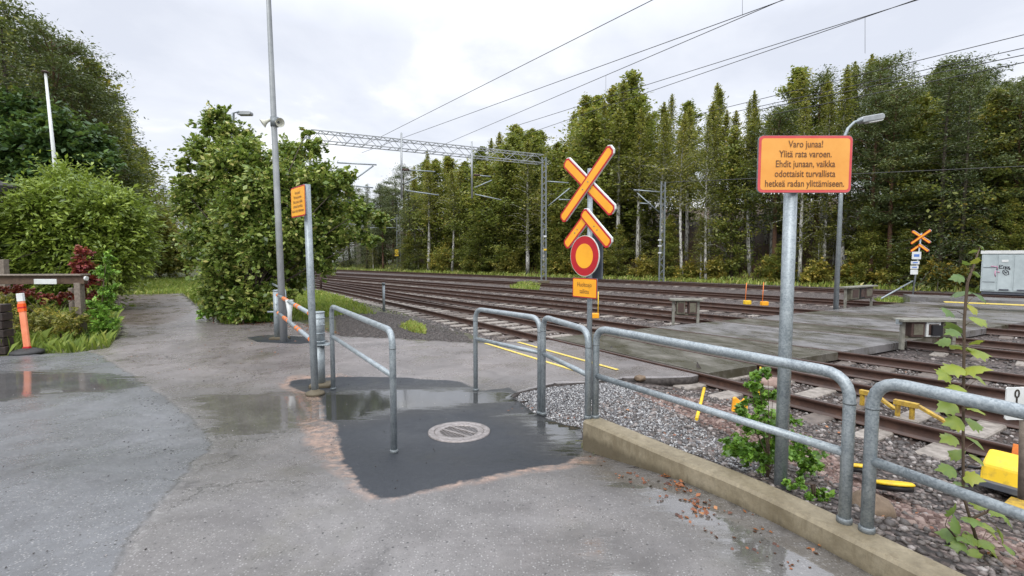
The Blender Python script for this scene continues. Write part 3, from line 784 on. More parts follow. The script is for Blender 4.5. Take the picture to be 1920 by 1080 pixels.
def plate(parent, c, right, nrm, w_, h_, rad, border, face='orange', edge='red', back='galvdark', name='sign_plate', th=.012):
    c = np.array(c, float); nrm = np.array(nrm, float)
    bk = MB().prism(rrect(c, right, UP, w_ + .006, h_ + .006, rad), -nrm * th).build(name, M[back], parent)
    MB().prism(rrect(c, right, UP, w_, h_, rad), nrm * .002).build('sign_border', M[edge], bk)
    MB().prism(rrect(c + nrm * .002, right, UP, w_ - 2 * border, h_ - 2 * border, max(.004, rad - border * .6)), nrm * .0015).build('sign_face', M[face], bk)
    return bk
MSG = ['Varo junaa!', 'Ylitä rata varoen.', 'Ehdit junaan, vaikka', 'odottaisit turvallista', 'hetkeä radan ylittämiseen.']

# large information sign
pb = P(1463, 915, .24); Yp = pb[1]
ptop = Q(1486, 262, Yp)
root = thing('information_sign', 'large orange information sign with five lines of text on a pole behind the long railing', 'sign', pb)
MB().tube([pb - [0, 0, .1], ptop], .043, 10).build('sign_pole', M['galv'], root)
cs = Q(1499.5, 311, Yp) + np.array([0, -.06, 0]); k = Yp / F
ssz = (172 * k * .985, 103 * k * .985)
bk = plate(root, cs, (1, 0, 0), (0, -1, 0), ssz[0], ssz[1], .03, .017, 'orange2', 'pinkred', 'galvdark')
text_mesh(MSG, ssz[0] - .05, M['inkbrown'], bk, cs + np.array([0, -.0045, .002]), (1, 0, 0), (0, 0, 1), .064, .0655, .80, bold=.0006)
for dz in (.12, -.12): MB().box(cs + [0, .035, dz], (.14, .05, .03)).build('clamp', M['galv'], bk)
for x in (-.27, -.22, -.20, -.17, -.14, .03, .07, .17, .20, .25, .28):
    MB().lathe(cs + [x, 0, -ssz[1] / 2 - .012], [(.001, -.001), (.004, .001), (.0035, .005), (.001, .009)], 8).build('rain_drop', M['white'], bk)

# small edge-on information sign on the left pole
pb = P(591, 739, 0); Yp = pb[1]; ptop = Q(575, 346, Yp)
root = thing('information_sign', 'narrow orange text sign seen almost edge-on at the top of the left grey pole', 'sign', pb)
MB().tube([pb, ptop], .048, 12).build('sign_pole', M['galv'], root)
MB().lathe(pb, [(.13, 0), (.12, .03), (.07, .05), (.05, .07)], 18).build('concrete_foot', M['concrete'], root)
rt = np.array([.65, -.76, 0]); nm = np.array([-.76, -.65, 0])
a_ = Q(566, 378.5, Yp)
cs = a_ + nm * .05
bk = plate(root, cs, rt, nm, .58, .40, .03, .016, 'orange', 'red')
text_mesh(MSG, .52, M['inkbrown'], bk, cs + nm * .0045, rt, (0, 0, 1), .06, .06, .8)

# ================================================================== CROSSBUCK WARNING SIGNS
def crossbuck(pb, Yp, right, nrm, full, label, lean, sc=1.0):
    root = thing('railway_crossing_sign', label, 'warning sign', pb)
    top = pb + np.array([lean, 0, 3.05 if full else 3.0])
    MB().tube([pb - [0, 0, .1], top], .035, 12).build('sign_pole', M['galv'], root)
    def arm(c, ang, l0, l1, w_, lift, name='cross_arm'):
        l0, l1, w_ = l0 * sc, l1 * sc, w_ * sc; c = np.array(c, float) + nrm * lift; a = math.radians(ang); d = right * math.cos(a) + UP * math.sin(a); s = -right * math.sin(a) + UP * math.cos(a)
        def shape(L0, L1, W, cut): return [c + d * L0 + s * (-W / 2 + cut), c + d * (L0 + cut) + s * (-W / 2), c + d * (L1 - cut) + s * (-W / 2), c + d * L1 + s * (-W / 2 + cut), c + d * L1 + s * (W / 2 - cut), c + d * (L1 - cut) + s * (W / 2), c + d * (L0 + cut) + s * (W / 2), c + d * L0 + s * (W / 2 - cut)]
        o = MB().prism([q + right * .012 + UP * .011 for q in shape(l0, l1, w_, .035)], -nrm * .024).build(name, M['white'], root)
        MB().prism(shape(l0, l1, w_, .035), nrm * .002).build('red_border', M['red'], o)
        bd = .024
        q = [p + nrm * .002 for p in shape(l0 + bd, l1 - bd, w_ - 2 * bd, .022)]
        MB().prism(q, nrm * .0015).build('orange_face', M['orange'], o)
        if full:
            for t in (.12, .3): MB().lathe(c + d * (l0 + (l1 - l0) * (.5 + (t - .2) * .6)) + nrm * .003, [(.009, 0), (.009, .004), (.005, .007)], 8, nrm).build('bolt', M['galvdark'], o)
    cx = pb + np.array([lean * .93, 0, 2.83]) + nrm * .05
    arm(cx, -40, -.58, .60, .15, 0); arm(cx, 42, -.64, .60, .15, .026)
    ap = pb + np.array([lean * .8, 0, 2.425 + (0 if full else .0)]) + nrm * .05
    arm(ap, 222, -.02, .58, .15, 0, 'chevron_arm'); arm(ap, -42, -.09, .58, .15, .026, 'chevron_arm')
    return root
nrm = np.array([-.815, -.58, 0]); rt = np.array([.58, -.815, 0])
pb = P(1105, 743, 0)
root = crossbuck(pb, pb[1], rt, nrm, True, 'orange and red railway crossbuck with a chevron and a round no-entry sign on its pole', -.02)
cc = pb + np.array([-.035, 0, 1.90]) + nrm * .07
def disc(c, r_, nrm, d0, d1, mat, name, parent):
    return MB().lathe(np.array(c) + nrm * d0, [(r_, 0), (r_, d1 - d0)], 48, nrm).build(name, M[mat], parent)
bk = disc(cc, .272, nrm, -.015, 0, 'white', 'round_sign_plate', root)
disc(cc, .271, nrm, 0, .0015, 'cream', 'pale_rim', bk); disc(cc, .263, nrm, .0015, .003, 'red', 'red_ring', bk); disc(cc, .163, nrm, .003, .0045, 'orange', 'orange_disc', bk)
MB().box(pb + np.array([0, 0, 1.9]) - nrm * .07, (.03, .30, .62), math.atan2(nrm[1], nrm[0])).build('equipment_box', M['boxgrey'], root, .01)
cs = pb + np.array([-.035, 0, 1.475]) + nrm * .06
bk = plate(root, cs, rt, nrm, .46, .26, .02, .012)
text_mesh(['Huoltoajo', 'sallittu'], .36, M['inkbrown'], bk, cs + nrm * .0045, rt, (0, 0, 1), .085, .09, .8)
pb = P(1711, 553, 0)
rt = np.array([.80, -.60, 0]); nr2 = np.array([-.60, -.80, 0])
root = crossbuck(pb, pb[1], rt, nr2, False, 'distant orange crossbuck with a stack of white plates on the far side of the tracks', .28, .78)
s_ = pb[1] / F
for px, py, w_, h_, mt in ((1716.5, 479, 17, 14, 'blue'), (1714, 492.5, 16, 6, 'blue'), (1712.5, 501, 15, 6, 'blue'), (1712, 510, 14, 9, None)):
    c = Q(px, py, pb[1]) + np.array([0, -.07, 0])
    o = MB().prism(rrect(c, (1, 0, 0), UP, w_ * s_, h_ * s_, .02), (0, .015, 0)).build('white_plate', M['white'], root)
    if mt:
        MB().prism(rrect(c + [0, -.002, 0], (1, 0, 0), UP, w_ * s_ * .6, h_ * s_ * .35, .01), (0, -.003, 0)).build('blue_mark', M['blue'], o)
MB().tube([Q(1711, 527, pb[1]), P(1652, 560, 0)], .035, 10).build('diagonal_brace', M['galv'], root)

# number marker at the right edge
pb = P(1916, 935, .1); Yp = pb[1]
root = thing('number_marker', 'white and orange trackside number marker on a slim post behind the near railing', 'marker sign', pb)
MB().tube([pb, Q(1921, 726, Yp)], .024, 10).build('marker_post', M['oldwood'], root)
c = Q(1895, 754, Yp) + np.array([0, -.04, 0]); k = Yp / F
bk = MB().prism(rrect(c, (1, 0, 0), UP, 38 * k, 62 * k, .012), (0, .01, 0)).build('number_plate', M['white'], root)
text_mesh(['0', '1', '8'], 1, M['ink'], bk, c + np.array([0, -.002, .012]), (1, 0, 0), (0, 0, 1), .088, .062, .95, bold=.002)
c = Q(1930, 757, Yp) + np.array([0, -.035, 0])
bk = MB().prism(rrect(c, (1, 0, 0), UP, 32 * k, 58 * k, .012), (0, .01, 0)).build('orange_plate', M['orange'], root)
MB().box(c + [-.025, -.004, .05], (.01, .004, .012)).build('ink_mark', M['inkbrown'], bk)

# ================================================================== LAMPS, FLAGPOLE, MAST OF LOUDSPEAKERS
pb = P(532, 641, 0); Yp = pb[1]
t0 = Q(503.5, 0, Yp); dirv = (t0 - pb) / (t0[2]); top = pb + dirv * 9.6
root = thing('street_lamp', 'very tall grey lamp pole with two loudspeakers, rising out of the top of the picture', 'street lamp', pb)
MB().tube([pb, pb + dirv * 3, pb + dirv * 6, top, top + np.array([1.0, .1, .35])], [.074, .066, .054, .042, .035], 16).build('lamp_pole', M['alu'], root)
MB().box(top + np.array([1.25, .1, .36]), (.7, .26, .12)).build('lamp_head', M['alu'], root, .03)
hs = Q(515, 233, Yp)
for nm2, ax, offv in (('l', (-.75, -.35, -.55), (-.10, -.03, .08)), ('r', (.75, -.60, -.22), (.07, -.06, .03))):
    o = MB().lathe(hs + np.array(offv), [(.025, -.04), (.032, 0), (.035, .05), (.055, .10), (.09, .15), (.098, .16), (.094, .156), (.06, .11), (.015, .08)], 24, ax).build('loudspeaker', M['cream'], root)
    axn = np.array(ax) / np.linalg.norm(ax)
    MB().lathe(hs + np.array(offv) + axn * .07, [(.012, 0), (.028, .015), (.006, .06)], 14, ax).build('speaker_core', M['boxgrey'], o)
MB().lathe(hs + np.array([0, 0, -.05]), [(.085, 0), (.085, .2)], 16).build('mounting_band', M['galvdark'], root)

pb = P(1567, 581, 0); Yp = pb[1]
root = thing('street_lamp', 'grey street lamp with a curved arm standing right of the information sign', 'street lamp', pb)
pts = [pb, Q(1577, 360, Yp), Q(1581, 262, Yp), Q(1590, 241, Yp), Q(1602, 229, Yp), Q(1618, 224, Yp)]
MB().tube(pts, [.085, .065, .055, .05, .045, .04], 14).build('lamp_pole', M['galv'], root)
hd = MB().prism(rrect(Q(1638, 220.5, Yp), np.array([.985, 0, .17]), np.array([-.17, 0, .985]), 44 * Yp / F, 11 * Yp / F, .09), (0, .28, 0)).build('lamp_head', M['alu'], root, .03)
MB().prism(rrect(Q(1644, 223.5, Yp) + [0, .03, 0], np.array([.985, 0, .17]), np.array([-.17, 0, .985]), 28 * Yp / F, 7 * Yp / F, .05), (0, .22, 0)).build('lamp_glass', M['white'], hd)

pb = P(440, 560, 0); Yp = pb[1]
root = thing('street_lamp', 'small lamp head peeking over the top of the round leafy tree', 'street lamp', pb)
MB().tube([pb, Q(437, 212, Yp), Q(448, 209, Yp)], [.08, .06, .04], 10).build('lamp_pole', M['galv'], root)
MB().prism(rrect(Q(456, 211, Yp), (1, 0, 0), UP, 25 * Yp / F, 7 * Yp / F, .06), (0, .3, 0)).build('lamp_head', M['alu'], root, .02)

pb = Q(104, 500, 19); pb[2] = 0; Yp = 19
root = thing('flagpole', 'thin white flagpole standing in front of the dark trees on the left', 'flagpole', pb)
MB().tube([pb, Q(103, 310, Yp), Q(85, 137, Yp)], [.085, .065, .04], 12).build('pole', M['white'], root)
MB().lathe(Q(85, 137, Yp), [(.05, 0), (.12, .02), (.12, .05), (.02, .10)], 14).build('pole_cap', M['brownmetal'], root)

# slim posts near the tracks
pb = P(720, 584, 0)
root = thing('marker_post', 'plain grey metal post with a dark cap beside the grass at the track edge', 'post', pb)
MB().tube([pb, pb + [0, 0, .92]], .045, 12).build('post', M['galv'], root); MB().lathe(pb + [0, 0, .92], [(.06, 0), (.065, .04), (.05, .07)], 12).build('cap', M['galvdark'], root)
pb = P(602, 541, 0)
root = thing('marker_post', 'brown post with a cream lantern-like box on top, left end of the tracks', 'post', pb)
MB().tube([pb, pb + [0, 0, .95]], .06, 10).build('post', M['brownmetal'], root); MB().box(pb + [0, 0, 1.2], (.24, .24, .45)).build('cream_box', M['cream'], root, .03); MB().box(pb + [0, 0, 1.46], (.3, .3, .06)).build('lid', M['cream'], root, .02)
pb = P(584, 560, 0)
root = thing('yellow_marker', 'bent yellow plastic marker standing in the grass behind the left sign pole', 'marker', pb)
MB().tube([pb, pb + [0, 0, .45], pb + [-.02, 0, .58], pb + [-.16, 0, .62]], .04, 8).build('marker_tube', M['yellow'], root)

# ================================================================== EQUIPMENT BENCHES BETWEEN TRACKS
def bench(pa, pb, ztop, label, boxes):
    root = thing('equipment_bench', label, 'trackside equipment', pa, 'equipment benches between the tracks')
    pa = np.array(pa); pb = np.array(pb); d = pb - pa; L = np.linalg.norm(d); u = d / L; ang = math.atan2(u[1], u[0]); mid = (pa + pb) / 2
    for p in (pa, pb): MB().box(p + [0, 0, ztop / 2], (.07, .07, ztop), ang).build('leg', M['benchtop'], root)
    MB().box(mid + [0, 0, ztop], (L + .22, .34, .05), ang).build('top_board', M['benchtop'], root, .006)
    MB().box(mid + [0, 0, ztop * .42], (L - .07, .04, .05), ang).build('cross_bar', M['benchbox'], root)
    for t, w_, mt in boxes:
        o = MB().box(pa + d * t + [0, 0, ztop * .70], (L * w_, .22, ztop * .50), ang).build('equipment_box', M[mt], root, .01)
        MB().box(pa + d * t + [0, 0, ztop * .70] + np.array([u[1], -u[0], 0]) * .115, (L * w_ * .7, .012, ztop * .36), ang).build('box_door', M['brownmetal' if mt != 'brownmetal' else 'benchbox'], o, .003)
    return root
bench(P(1262, 609, -.05), P(1308, 610, -.05), .72, 'weathered equipment bench left of the information sign pole, between the tracks', [(.28, .34, 'benchbox'), (.76, .34, 'brownmetal')])
bench(P(1584, 580, -.05), P(1633, 574, -.05), .80, 'equipment bench with a pale top just right of the far street lamp', [(.25, .3, 'benchbox'), (.52, .18, 'black'), (.78, .3, 'brownmetal')])
r_ = bench(P(1690, 655, -.05), P(1785, 655, -.05), .62, 'nearest equipment bench with red and olive boxes, behind the tall yellowing plant', [(.23, .26, 'brownmetal'), (.53, .28, 'white'), (.82, .24, 'benchbox')])
c = (P(1690, 655, -.05) + P(1785, 655, -.05)) / 2 
MB().box(c + [.06, -.16, .42], (.2, .05, .22)).build('dark_opening', M['black'], r_)
MB().box(P(1683, 655, -.05) + [0, 0, .58], (.08, .08, .1)).build('grey_socket', M['galv'], r_)

# orange-boxed track markers
for i, (px, py, h_, lab) in enumerate(((1401, 568, .62, 'left one of two orange-based thin rods beyond the fourth track'), (1433, 570, .66, 'right one of two orange-based thin rods beyond the fourth track'), (1116, 593, .58, 'orange box with a thin rod seen just right of the crossbuck pole'))):
    pb = P(px, py, 0)
    root = thing('track_marker', lab, 'track marker', pb, 'orange track markers')
    MB().box(pb + [0, 0, .02], (.26 if i < 2 else .22, .2, .16)).build('marker_box', M['orange' if i != 0 else 'yellow'], root, .02)
    MB().tube([pb + [-.08 if i < 2 else .09, 0, .08], pb + [-.05 if i < 2 else .09, 0, h_ + .2]], .016, 8).build('rod', M['tape' if i < 2 else 'yellow'], root)

# ================================================================== TRACKSIDE CABINETS, CONTAINER
for px, py, w_, h_, mt, lab in ((738, 504, 17, 16, 'white', 'small white cabinet at the far side of the tracks below the bank'), (764, 504.5, 10, 12, 'cabinet', 'narrow grey cabinet right of the white cabinet below the bank')):
    Yp = P(px, py, 0)[1]; k = Yp / F; pb = P(px, py, 0)
    root = thing('trackside_cabinet', lab, 'cabinet', pb)
    o = MB().box(pb + [0, 0, h_ * k / 2], (w_ * k, w_ * k * .6, h_ * k)).build('cabinet_body', M[mt], root, .03)
    MB().box(pb + [0, 0, h_ * k], (w_ * k * 1.05, w_ * k * .66, .08)).build('cabinet_roof', M[mt], root, .02)
    MB().box(pb + [-w_ * k * .22, -w_ * k * .3 - .01, h_ * k * .62], (w_ * k * .2, .02, h_ * k * .25)).build('label_panel', M['boxgrey' if mt == 'white' else 'white'], o)

a = P(1837, 549, 0); Yp = a[1]; k = Yp / F
root = thing('equipment_container', 'pale grey metal container with black and pink graffiti at the right edge beyond the tracks', 'container', a)
Hc = 76 * k; Wc = 4.6; Dc = 2.3
ca = -math.pi / 4
cdx, cdy = np.array([math.cos(ca), math.sin(ca), 0]), np.array([-math.sin(ca), math.cos(ca), 0])
def cp(x, y, z): return a + cdx * x + cdy * y + UP * z
body = MB().box(cp(Wc / 2, Dc / 2, Hc / 2 + .04), (Wc, Dc, Hc - .1), ca).build('container_body', M['cabinet'], root, .01)
MB().box(cp(Wc / 2, Dc / 2, Hc), (Wc + .10, Dc + .10, .16), ca).build('roof_cap', M['white'], root, .01)
MB().box(cp(Wc / 2, Dc / 2, .02), (Wc - .1, Dc - .1, .14), ca).build('base_frame', M['boxgrey'], root)
for i, (x0, w_) in enumerate(((.05, .5), (.62, .50), (1.2, .9), (2.2, 1.0), (3.4, 1.0))):
    o = MB().box(cp(x0 + w_ / 2, -.012, Hc / 2), (w_, .03, Hc - .32), ca).build('door_panel', M['cabinet'], body, .006)
    if i in (1, 2): MB().box(cp(x0 + w_ / 2, -.035, .20), (w_ * .7, .02, .07), ca).build('vent', M['boxgrey'], o)
for z in (.58, 1.32): MB().box(cp(.3, -.035, z), (.46, .02, .02), ca).build('seam', M['boxgrey'], body)
MB().box(cp(.86, -.035, Hc - .44), (.24, .02, .12), ca).build('name_plate', M['white'], body)
M['pinkspray'] = simple('pink_spray_paint', (.62, .30, .42), (.50, .22, .34), .5)
M['blackspray'] = simple('black_spray_paint', (.03, .03, .04), (.02, .02, .03), .5)
def scribble(strokes, mat, r_=.02):
    mb = MB()
    for st in strokes: mb.tube([cp(.66 + (x - 1.02) * .68 if mat is M['blackspray'] else .35 + (x - .52) * .7, -.03, z) for x, z in st], r_, 6)
    return mb.build('graffiti', mat, body)
scribble([[(1.22, 1.42), (1.02, 1.45), (1.02, 1.28), (1.2, 1.27)], [(1.02, 1.36), (1.16, 1.36)], [(1.24, 1.26), (1.26, 1.38), (1.34, 1.38), (1.34, 1.26)], [(1.40, 1.36), (1.50, 1.36), (1.46, 1.24), (1.38, 1.28), (1.40, 1.36)],
          [(1.54, 1.38), (1.54, 1.22), (1.60, 1.30), (1.58, 1.22)], [(1.22, 1.16), (1.36, 1.22), (1.52, 1.12), (1.54, .98), (1.38, .94), (1.24, 1.04), (1.22, 1.16)], [(1.30, 1.14), (1.42, 1.02), (1.48, 1.12), (1.34, 1.06)]], M['blackspray'], .018)
scribble([[(.52, 1.38), (.86, 1.36), (.86, 1.22)], [(.78, 1.16), (.76, 1.0), (.8, .86)], [(.86, 1.1), (1.0, 1.08)]], M['pinkspray'], .022)

# ================================================================== YELLOW TRACKSIDE GEAR (near right)
a = P(1830, 905, -.02)
root = thing('point_machine', 'yellow point machine with an orange lid flap beside the nearest rail at the right edge', 'point machine', a)
d = -ED; n2_ = -EN      # runs along the rail towards the right
d3 = np.array([d[0], d[1], 0]); n3_ = np.array([n2_[0], n2_[1], 0])
c0 = a + d3 * .05 - n3_ * .05
pr = [c0 - n3_ * .17 + UP * .26, c0 - n3_ * .02 + UP * .30, c0 + n3_ * .16 + UP * .22, c0 + n3_ * .20 + UP * .06, c0 - n3_ * .17 + UP * .06]
MB().prism(pr, d3 * .75).build('machine_cover', M['yellow'], root, .02)
MB().prism([c0 - n3_ * .18 + UP * .10 - d3 * .04, c0 + n3_ * .24 + UP * .10 - d3 * .04, c0 + n3_ * .24 + UP * .05 - d3 * .04, c0 - n3_ * .18 + UP * .05 - d3 * .04], d3 * .9).build('base_plate', M['boxgrey'], root, .005)
MB().prism([c0 - n3_ * .30 + UP * .30 + d3 * .1, c0 - n3_ * .24 + UP * .33 + d3 * .1, c0 - n3_ * .20 + UP * .20 + d3 * .1, c0 - n3_ * .26 + UP * .18 + d3 * .1], d3 * .8).build('side_flap', M['orangeplastic'], root, .004)
MB().box(c0 + n3_ * .34 + d3 * .35 + UP * .02, (.3, .22, .03), math.atan2(d[1], d[0])).build('foot_board', M['dirtyyellow'], root, .004)
MB().tube([c0 + n3_ * .205 + d3 * .30 + UP * .16, c0 + n3_ * .23 + d3 * .30 + UP * .13, c0 + n3_ * .215 + d3 * .33 + UP * .10], .008, 6).build('handle', M['brownmetal'], root)
for t in (.08, .38, .68):
    MB().lathe(c0 + d3 * t + n3_ * .19 + UP * .09, [(.010, 0), (.010, .008)], 8, n3_).build('bolt', M['galvdark'], root)
MB().tube([c0 - d3 * .02 + UP * .12, c0 - d3 * .14 + UP * .10, c0 - d3 * .22 - n3_ * .1 + UP * .0, c0 - d3 * .30 - n3_ * .3 - UP * .04], .013, 8).build('cable', M['black'], root)
for (px, py, r_, z, lab) in ((1677, 905, .125, .17, 'yellow-topped flat cap in the gravel just right of the railing gap'), (1612, 872, .10, .15, 'yellow-topped flat cap partly hidden behind the two railing posts')):
    pb = P(px, py, z)
    root = thing('ground_marker', lab, 'marker cap', pb, 'yellow capped covers in the gravel')
    MB().lathe(pb - [0, 0, .06], [(r_ * .96, 0), (r_, .02), (r_, .045)], 28, (.05, .33, 1)).build('dark_ring', M['black'], root)
    MB().lathe(pb - [0, 0, .0152], [(r_ * 1.02, 0), (r_ * 1.02, .012), (r_ * .9, .022)], 28, (.05, .33, 1)).build('yellow_lid', M['yellow'], root)
# bent yellow brackets inside the nearest track
for px0, py0, L_, lab in ((1676, 764, .42, 'bent yellow bracket between the rails of the nearest track, right one'), (1612, 745, .30, 'short yellow bracket between the rails behind the railing corner, left one')):
    p = P(px0, py0, -.02)
    root = thing('rail_bracket', lab, 'track bracket', p, 'yellow brackets in the nearest track')
    q0, q1, q2 = p + UP * .08, p + d3 * L_ * .6 + UP * .08, p + d3 * L_ * 1.35 - UP * .06
    MB().bar(q0, q1, .07, .06).build('bracket_arm', M['dirtyyellow'], root, .004); MB().bar(q1, q2, .07, .035).build('bent_end', M['dirtyyellow'], root, .004)
    for t in (.1, .45): MB().box(p + d3 * L_ * t - UP * .02, (.04, .04, .16)).build('leg', M['dirtyyellow'], root)
# yellow plastic bits in the gravel
p0, p1 = P(1306, 786, .16), P(1320, 746, .16)
o = MB().tube([p0 + UP * .0, (p0 + p1) / 2 + UP * .05, p1 + UP * .12], .018, 10).build('yellow_stick', M['yellow']); tag(o, 'short yellow plastic stick poking out of the gravel behind the long railing', 'stick')
pb = P(1388, 772, .14)
mb = MB()
mb.prism([pb + np.array(v) * 1.35 for v in ((-.07, 0, 0), (.06, 0, -.01), (.07, .01, .09), (.04, .02, .10), (.02, .02, .075), (-.03, .02, .115), (-.055, .01, .11))], (.01, .05, 0))
o = mb.build('orange_cover', M['orange'], None, .006); tag(o, 'crumpled orange yellow plastic cover beside the leafy sapling', 'plastic cover')

# ================================================================== DRAIN, STONES, LEAVES
c = PG(861, 810); k = c[1] / F
root = thing('drain_cover', 'round worn iron drain cover with a slotted grating set in the dark asphalt', 'drain cover', c)
R0 = .335
m4 = MB(); seg = 48
ry = R0 * .90
def ring(mb, r0, r1, z0, z1, cx=0, cy=0):
    vs = []
    for r_, z in ((r1, z0), (r0, z1), (r1 - 0, z0)): pass
    P_ = []
    for r_, z in ((r0, -.02), (r0, z1), (r0 - .01, z1 + .003), (r1 + .008, z1 + .003), (r1, z1 - .001), (r1, -.02)):
        P_.append([c + np.array([r_ * math.cos(6.28318 * i / seg), r_ * .92 * math.sin(6.28318 * i / seg), z]) for i in range(seg)])
    vs = [p for q in P_ for p in q]; fs = []
    for j in range(5):
        for i in range(seg): fs.append((j * seg + i, j * seg + (i + 1) % seg, (j + 1) * seg + (i + 1) % seg, (j + 1) * seg + i))
    mb.faces(vs, fs, True)
mb = MB(); ring(mb, R0, R0 * .80, 0, .012); mb.build('iron_frame', M['castiron'], root)
mb = MB(); ring(mb, R0 * .795, R0 * .60, 0, .010); mb.build('cover_rim', M['castiron'], root)
MB().lathe(c + [0, 0, -.012], [(R0 * .62, 0), (R0 * .62, .012)], 40).build('dark_shaft', M['ironhole'], root)
mb = MB()
an = .9
uu = np.array([math.cos(an), math.sin(an) * .92, 0]); vv = np.array([-math.sin(an), math.cos(an) * .92, 0])
for s in (-.30, .30):
    h_ = math.sqrt(1 - s * s) * R0 * .61
    mb.bar(c + uu * R0 * .6 * s - vv * h_ + UP * .006, c + uu * R0 * .6 * s + vv * h_ + UP * .006, .028, .012)
for i in range(-5, 6):
    s = i / 6; h_ = math.sqrt(1 - s * s) * R0 * .61
    mb.bar(c + vv * R0 * .6 * s - uu * h_ + UP * .004, c + vv * R0 * .6 * s + uu * h_ + UP * .0015, .011, .005)
mb.build('slotted_grating', M['castiron'], root)

ico = [(-1, 1.618, 0), (1, 1.618, 0), (-1, -1.618, 0), (1, -1.618, 0), (0, -1, 1.618), (0, 1, 1.618), (0, -1, -1.618), (0, 1, -1.618), (1.618, 0, -1), (1.618, 0, 1), (-1.618, 0, -1), (-1.618, 0, 1)]
icof = [(0, 11, 5), (0, 5, 1), (0, 1, 7), (0, 7, 10), (0, 10, 11), (1, 5, 9), (5, 11, 4), (11, 10, 2), (10, 7, 6), (7, 1, 8), (3, 9, 4), (3, 4, 2), (3, 2, 6), (3, 6, 8), (3, 8, 9), (4, 9, 5), (2, 4, 11), (6, 2, 10), (8, 6, 7), (9, 8, 1)]
ICO = np.array(ico) / 1.902; ICOF = np.array(icof)
def rand_rot(n):
    q = rng.normal(size=(n, 4)); q /= np.linalg.norm(q, axis=1)[:, None]; w_, x, y, z = q.T
    return np.stack([np.stack([1 - 2 * (y * y + z * z), 2 * (x * y - z * w_), 2 * (x * z + y * w_)], 1), np.stack([2 * (x * y + z * w_), 1 - 2 * (x * x + z * z), 2 * (y * z - x * w_)], 1), np.stack([2 * (x * z - y * w_), 2 * (y * z + x * w_), 1 - 2 * (x * x + y * y)], 1)], 1)
def stones(name, pts, size, mat, tint=None, label=None):
    n_ = len(pts); V = ICO[None] * (1 + rng.uniform(-.28, .28, (n_, 12, 1)))
    V = V * rng.uniform(.55, 1.15, (n_, 1, 3)) * size[:, None, None]
    V = np.einsum('nij,nkj->nki', rand_rot(n_), V); V[..., 2] *= .75
    V += pts[:, None, :]
    Ff = ICOF[None] + (np.arange(n_) * 12)[:, None, None]
    tint = rng.random(n_) if tint is None else tint
    o = link(name, mesh_np(name, V.reshape(-1, 3), Ff.reshape(-1, 3), mat, dict(tint=np.repeat(tint, 12))))
    tag(o, label, None, None, 'stuff'); return o
def scatter(poly, n_, box=None):
    poly = [np.array(p[:2]) for p in poly]; A_ = np.array(poly); lo, hi = A_.min(0), A_.max(0)
    out_ = []
    tot = 0
    while tot < n_:
        q = rng.uniform(lo, hi, (n_ * 2, 2)); q = q[inside(q[:, 0], q[:, 1], poly)]; out_.append(q); tot += len(q)
        if not len(q): break
    return np.concatenate(out_)[:n_]
m, n, b = new_mat('crushed_stone')
c_ = ramp(n, att(n, 'tint'), [(0, (.03, .028, .028)), (.4, (.08, .07, .065)), (.65, (.135, .12, .11)), (.85, (.22, .18, .165)), (1, (.42, .39, .37))])
n.links.new(mixc(n, mrange(n, noise(n, 60, 3, .6, worldco(n)), .3, .7, 0, .5), c_, (.06, .045, .035)), b.inputs['Base Color']); b.inputs['Roughness'].default_value = .5
M['stone'] = m
m, n, b = new_mat('light_crushed_stone')
c_ = ramp(n, att(n, 'tint'), [(0, (.06, .06, .065)), (.35, (.15, .15, .155)), (.7, (.26, .26, .26)), (1, (.55, .54, .53))])
n.links.new(c_, b.inputs['Base Color']); b.inputs['Roughness'].default_value = .5
M['stonelight'] = m
m, n, b = new_mat('reddish_soil_clod')
c_ = ramp(n, att(n, 'tint'), [(0, (.07, .04, .032)), (.5, (.15, .095, .08)), (1, (.28, .21, .18))])
n.links.new(c_, b.inputs['Base Color']); b.inputs['Roughness'].default_value = .8
M['clod'] = m
def place(q, lift=0.0):
    return np.column_stack([q, gz(q[:, 0], q[:, 1]) + lift])
def clear_tracks(q, w_=.0):
    return q
near_right = [wall_pt(-.1, .21), wall_pt(1.9, .21), wall_pt(4.6, .21), np.array([8.5, 1.5]), np.array([8.9, 5.0]), np.array([8.2, 8.3]), np.array([6.6, 9.4]), np.array([3.4, 7.7]), np.array([2.2, 7.1]), np.array([1.0, 6.3])]
q = scatter(near_right, 17000)
dk = sdf(q[:, 0], q[:, 1], dirtp); s_ = (q - WA) @ WD
q = q[(rng.random(len(q)) < np.where(dk < 0, .35, 1.0))]
sz = rng.uniform(.014, .034, len(q)) 
stones('ballast_stones', place(q, .004), sz, M['stone'])
fl = pgl([(937,737),(1040,713),(1160,711),(1260,745),(1380,800),(1440,860),(1430,890),(1250,830),(1100,785),(1000,785)])
fl = [PG(937, 739)[:2], PG(1040, 721)[:2], P(1160, 712, 0)[:2], P(1260, 745, .1)[:2], P(1400, 815, .2)[:2], P(1440, 895, .27)[:2], wall_pt(.02, .21), PG(1088, 800)[:2], PG(1005, 776)[:2]]
q = scatter(fl, 15000)
stones('fine_gravel', place(q, .004), rng.uniform(.006, .016, len(q)), M['stonelight'])
q = scatter(dirtp, 3500); stones('soil_clods', place(q, .0), rng.uniform(.01, .04, len(q)), M['clod'])
lp = [P(x, y, 0)[:2] for x, y in [(632,628),(628,590),(700,583),(800,592),(860,615),(888,640),(740,633)]]
q = scatter(lp, 9000); stones('dark_gravel', place(q, .005), rng.uniform(.012, .028, len(q)), M['stone'], rng.random(len(q)) * .55)
allq = []
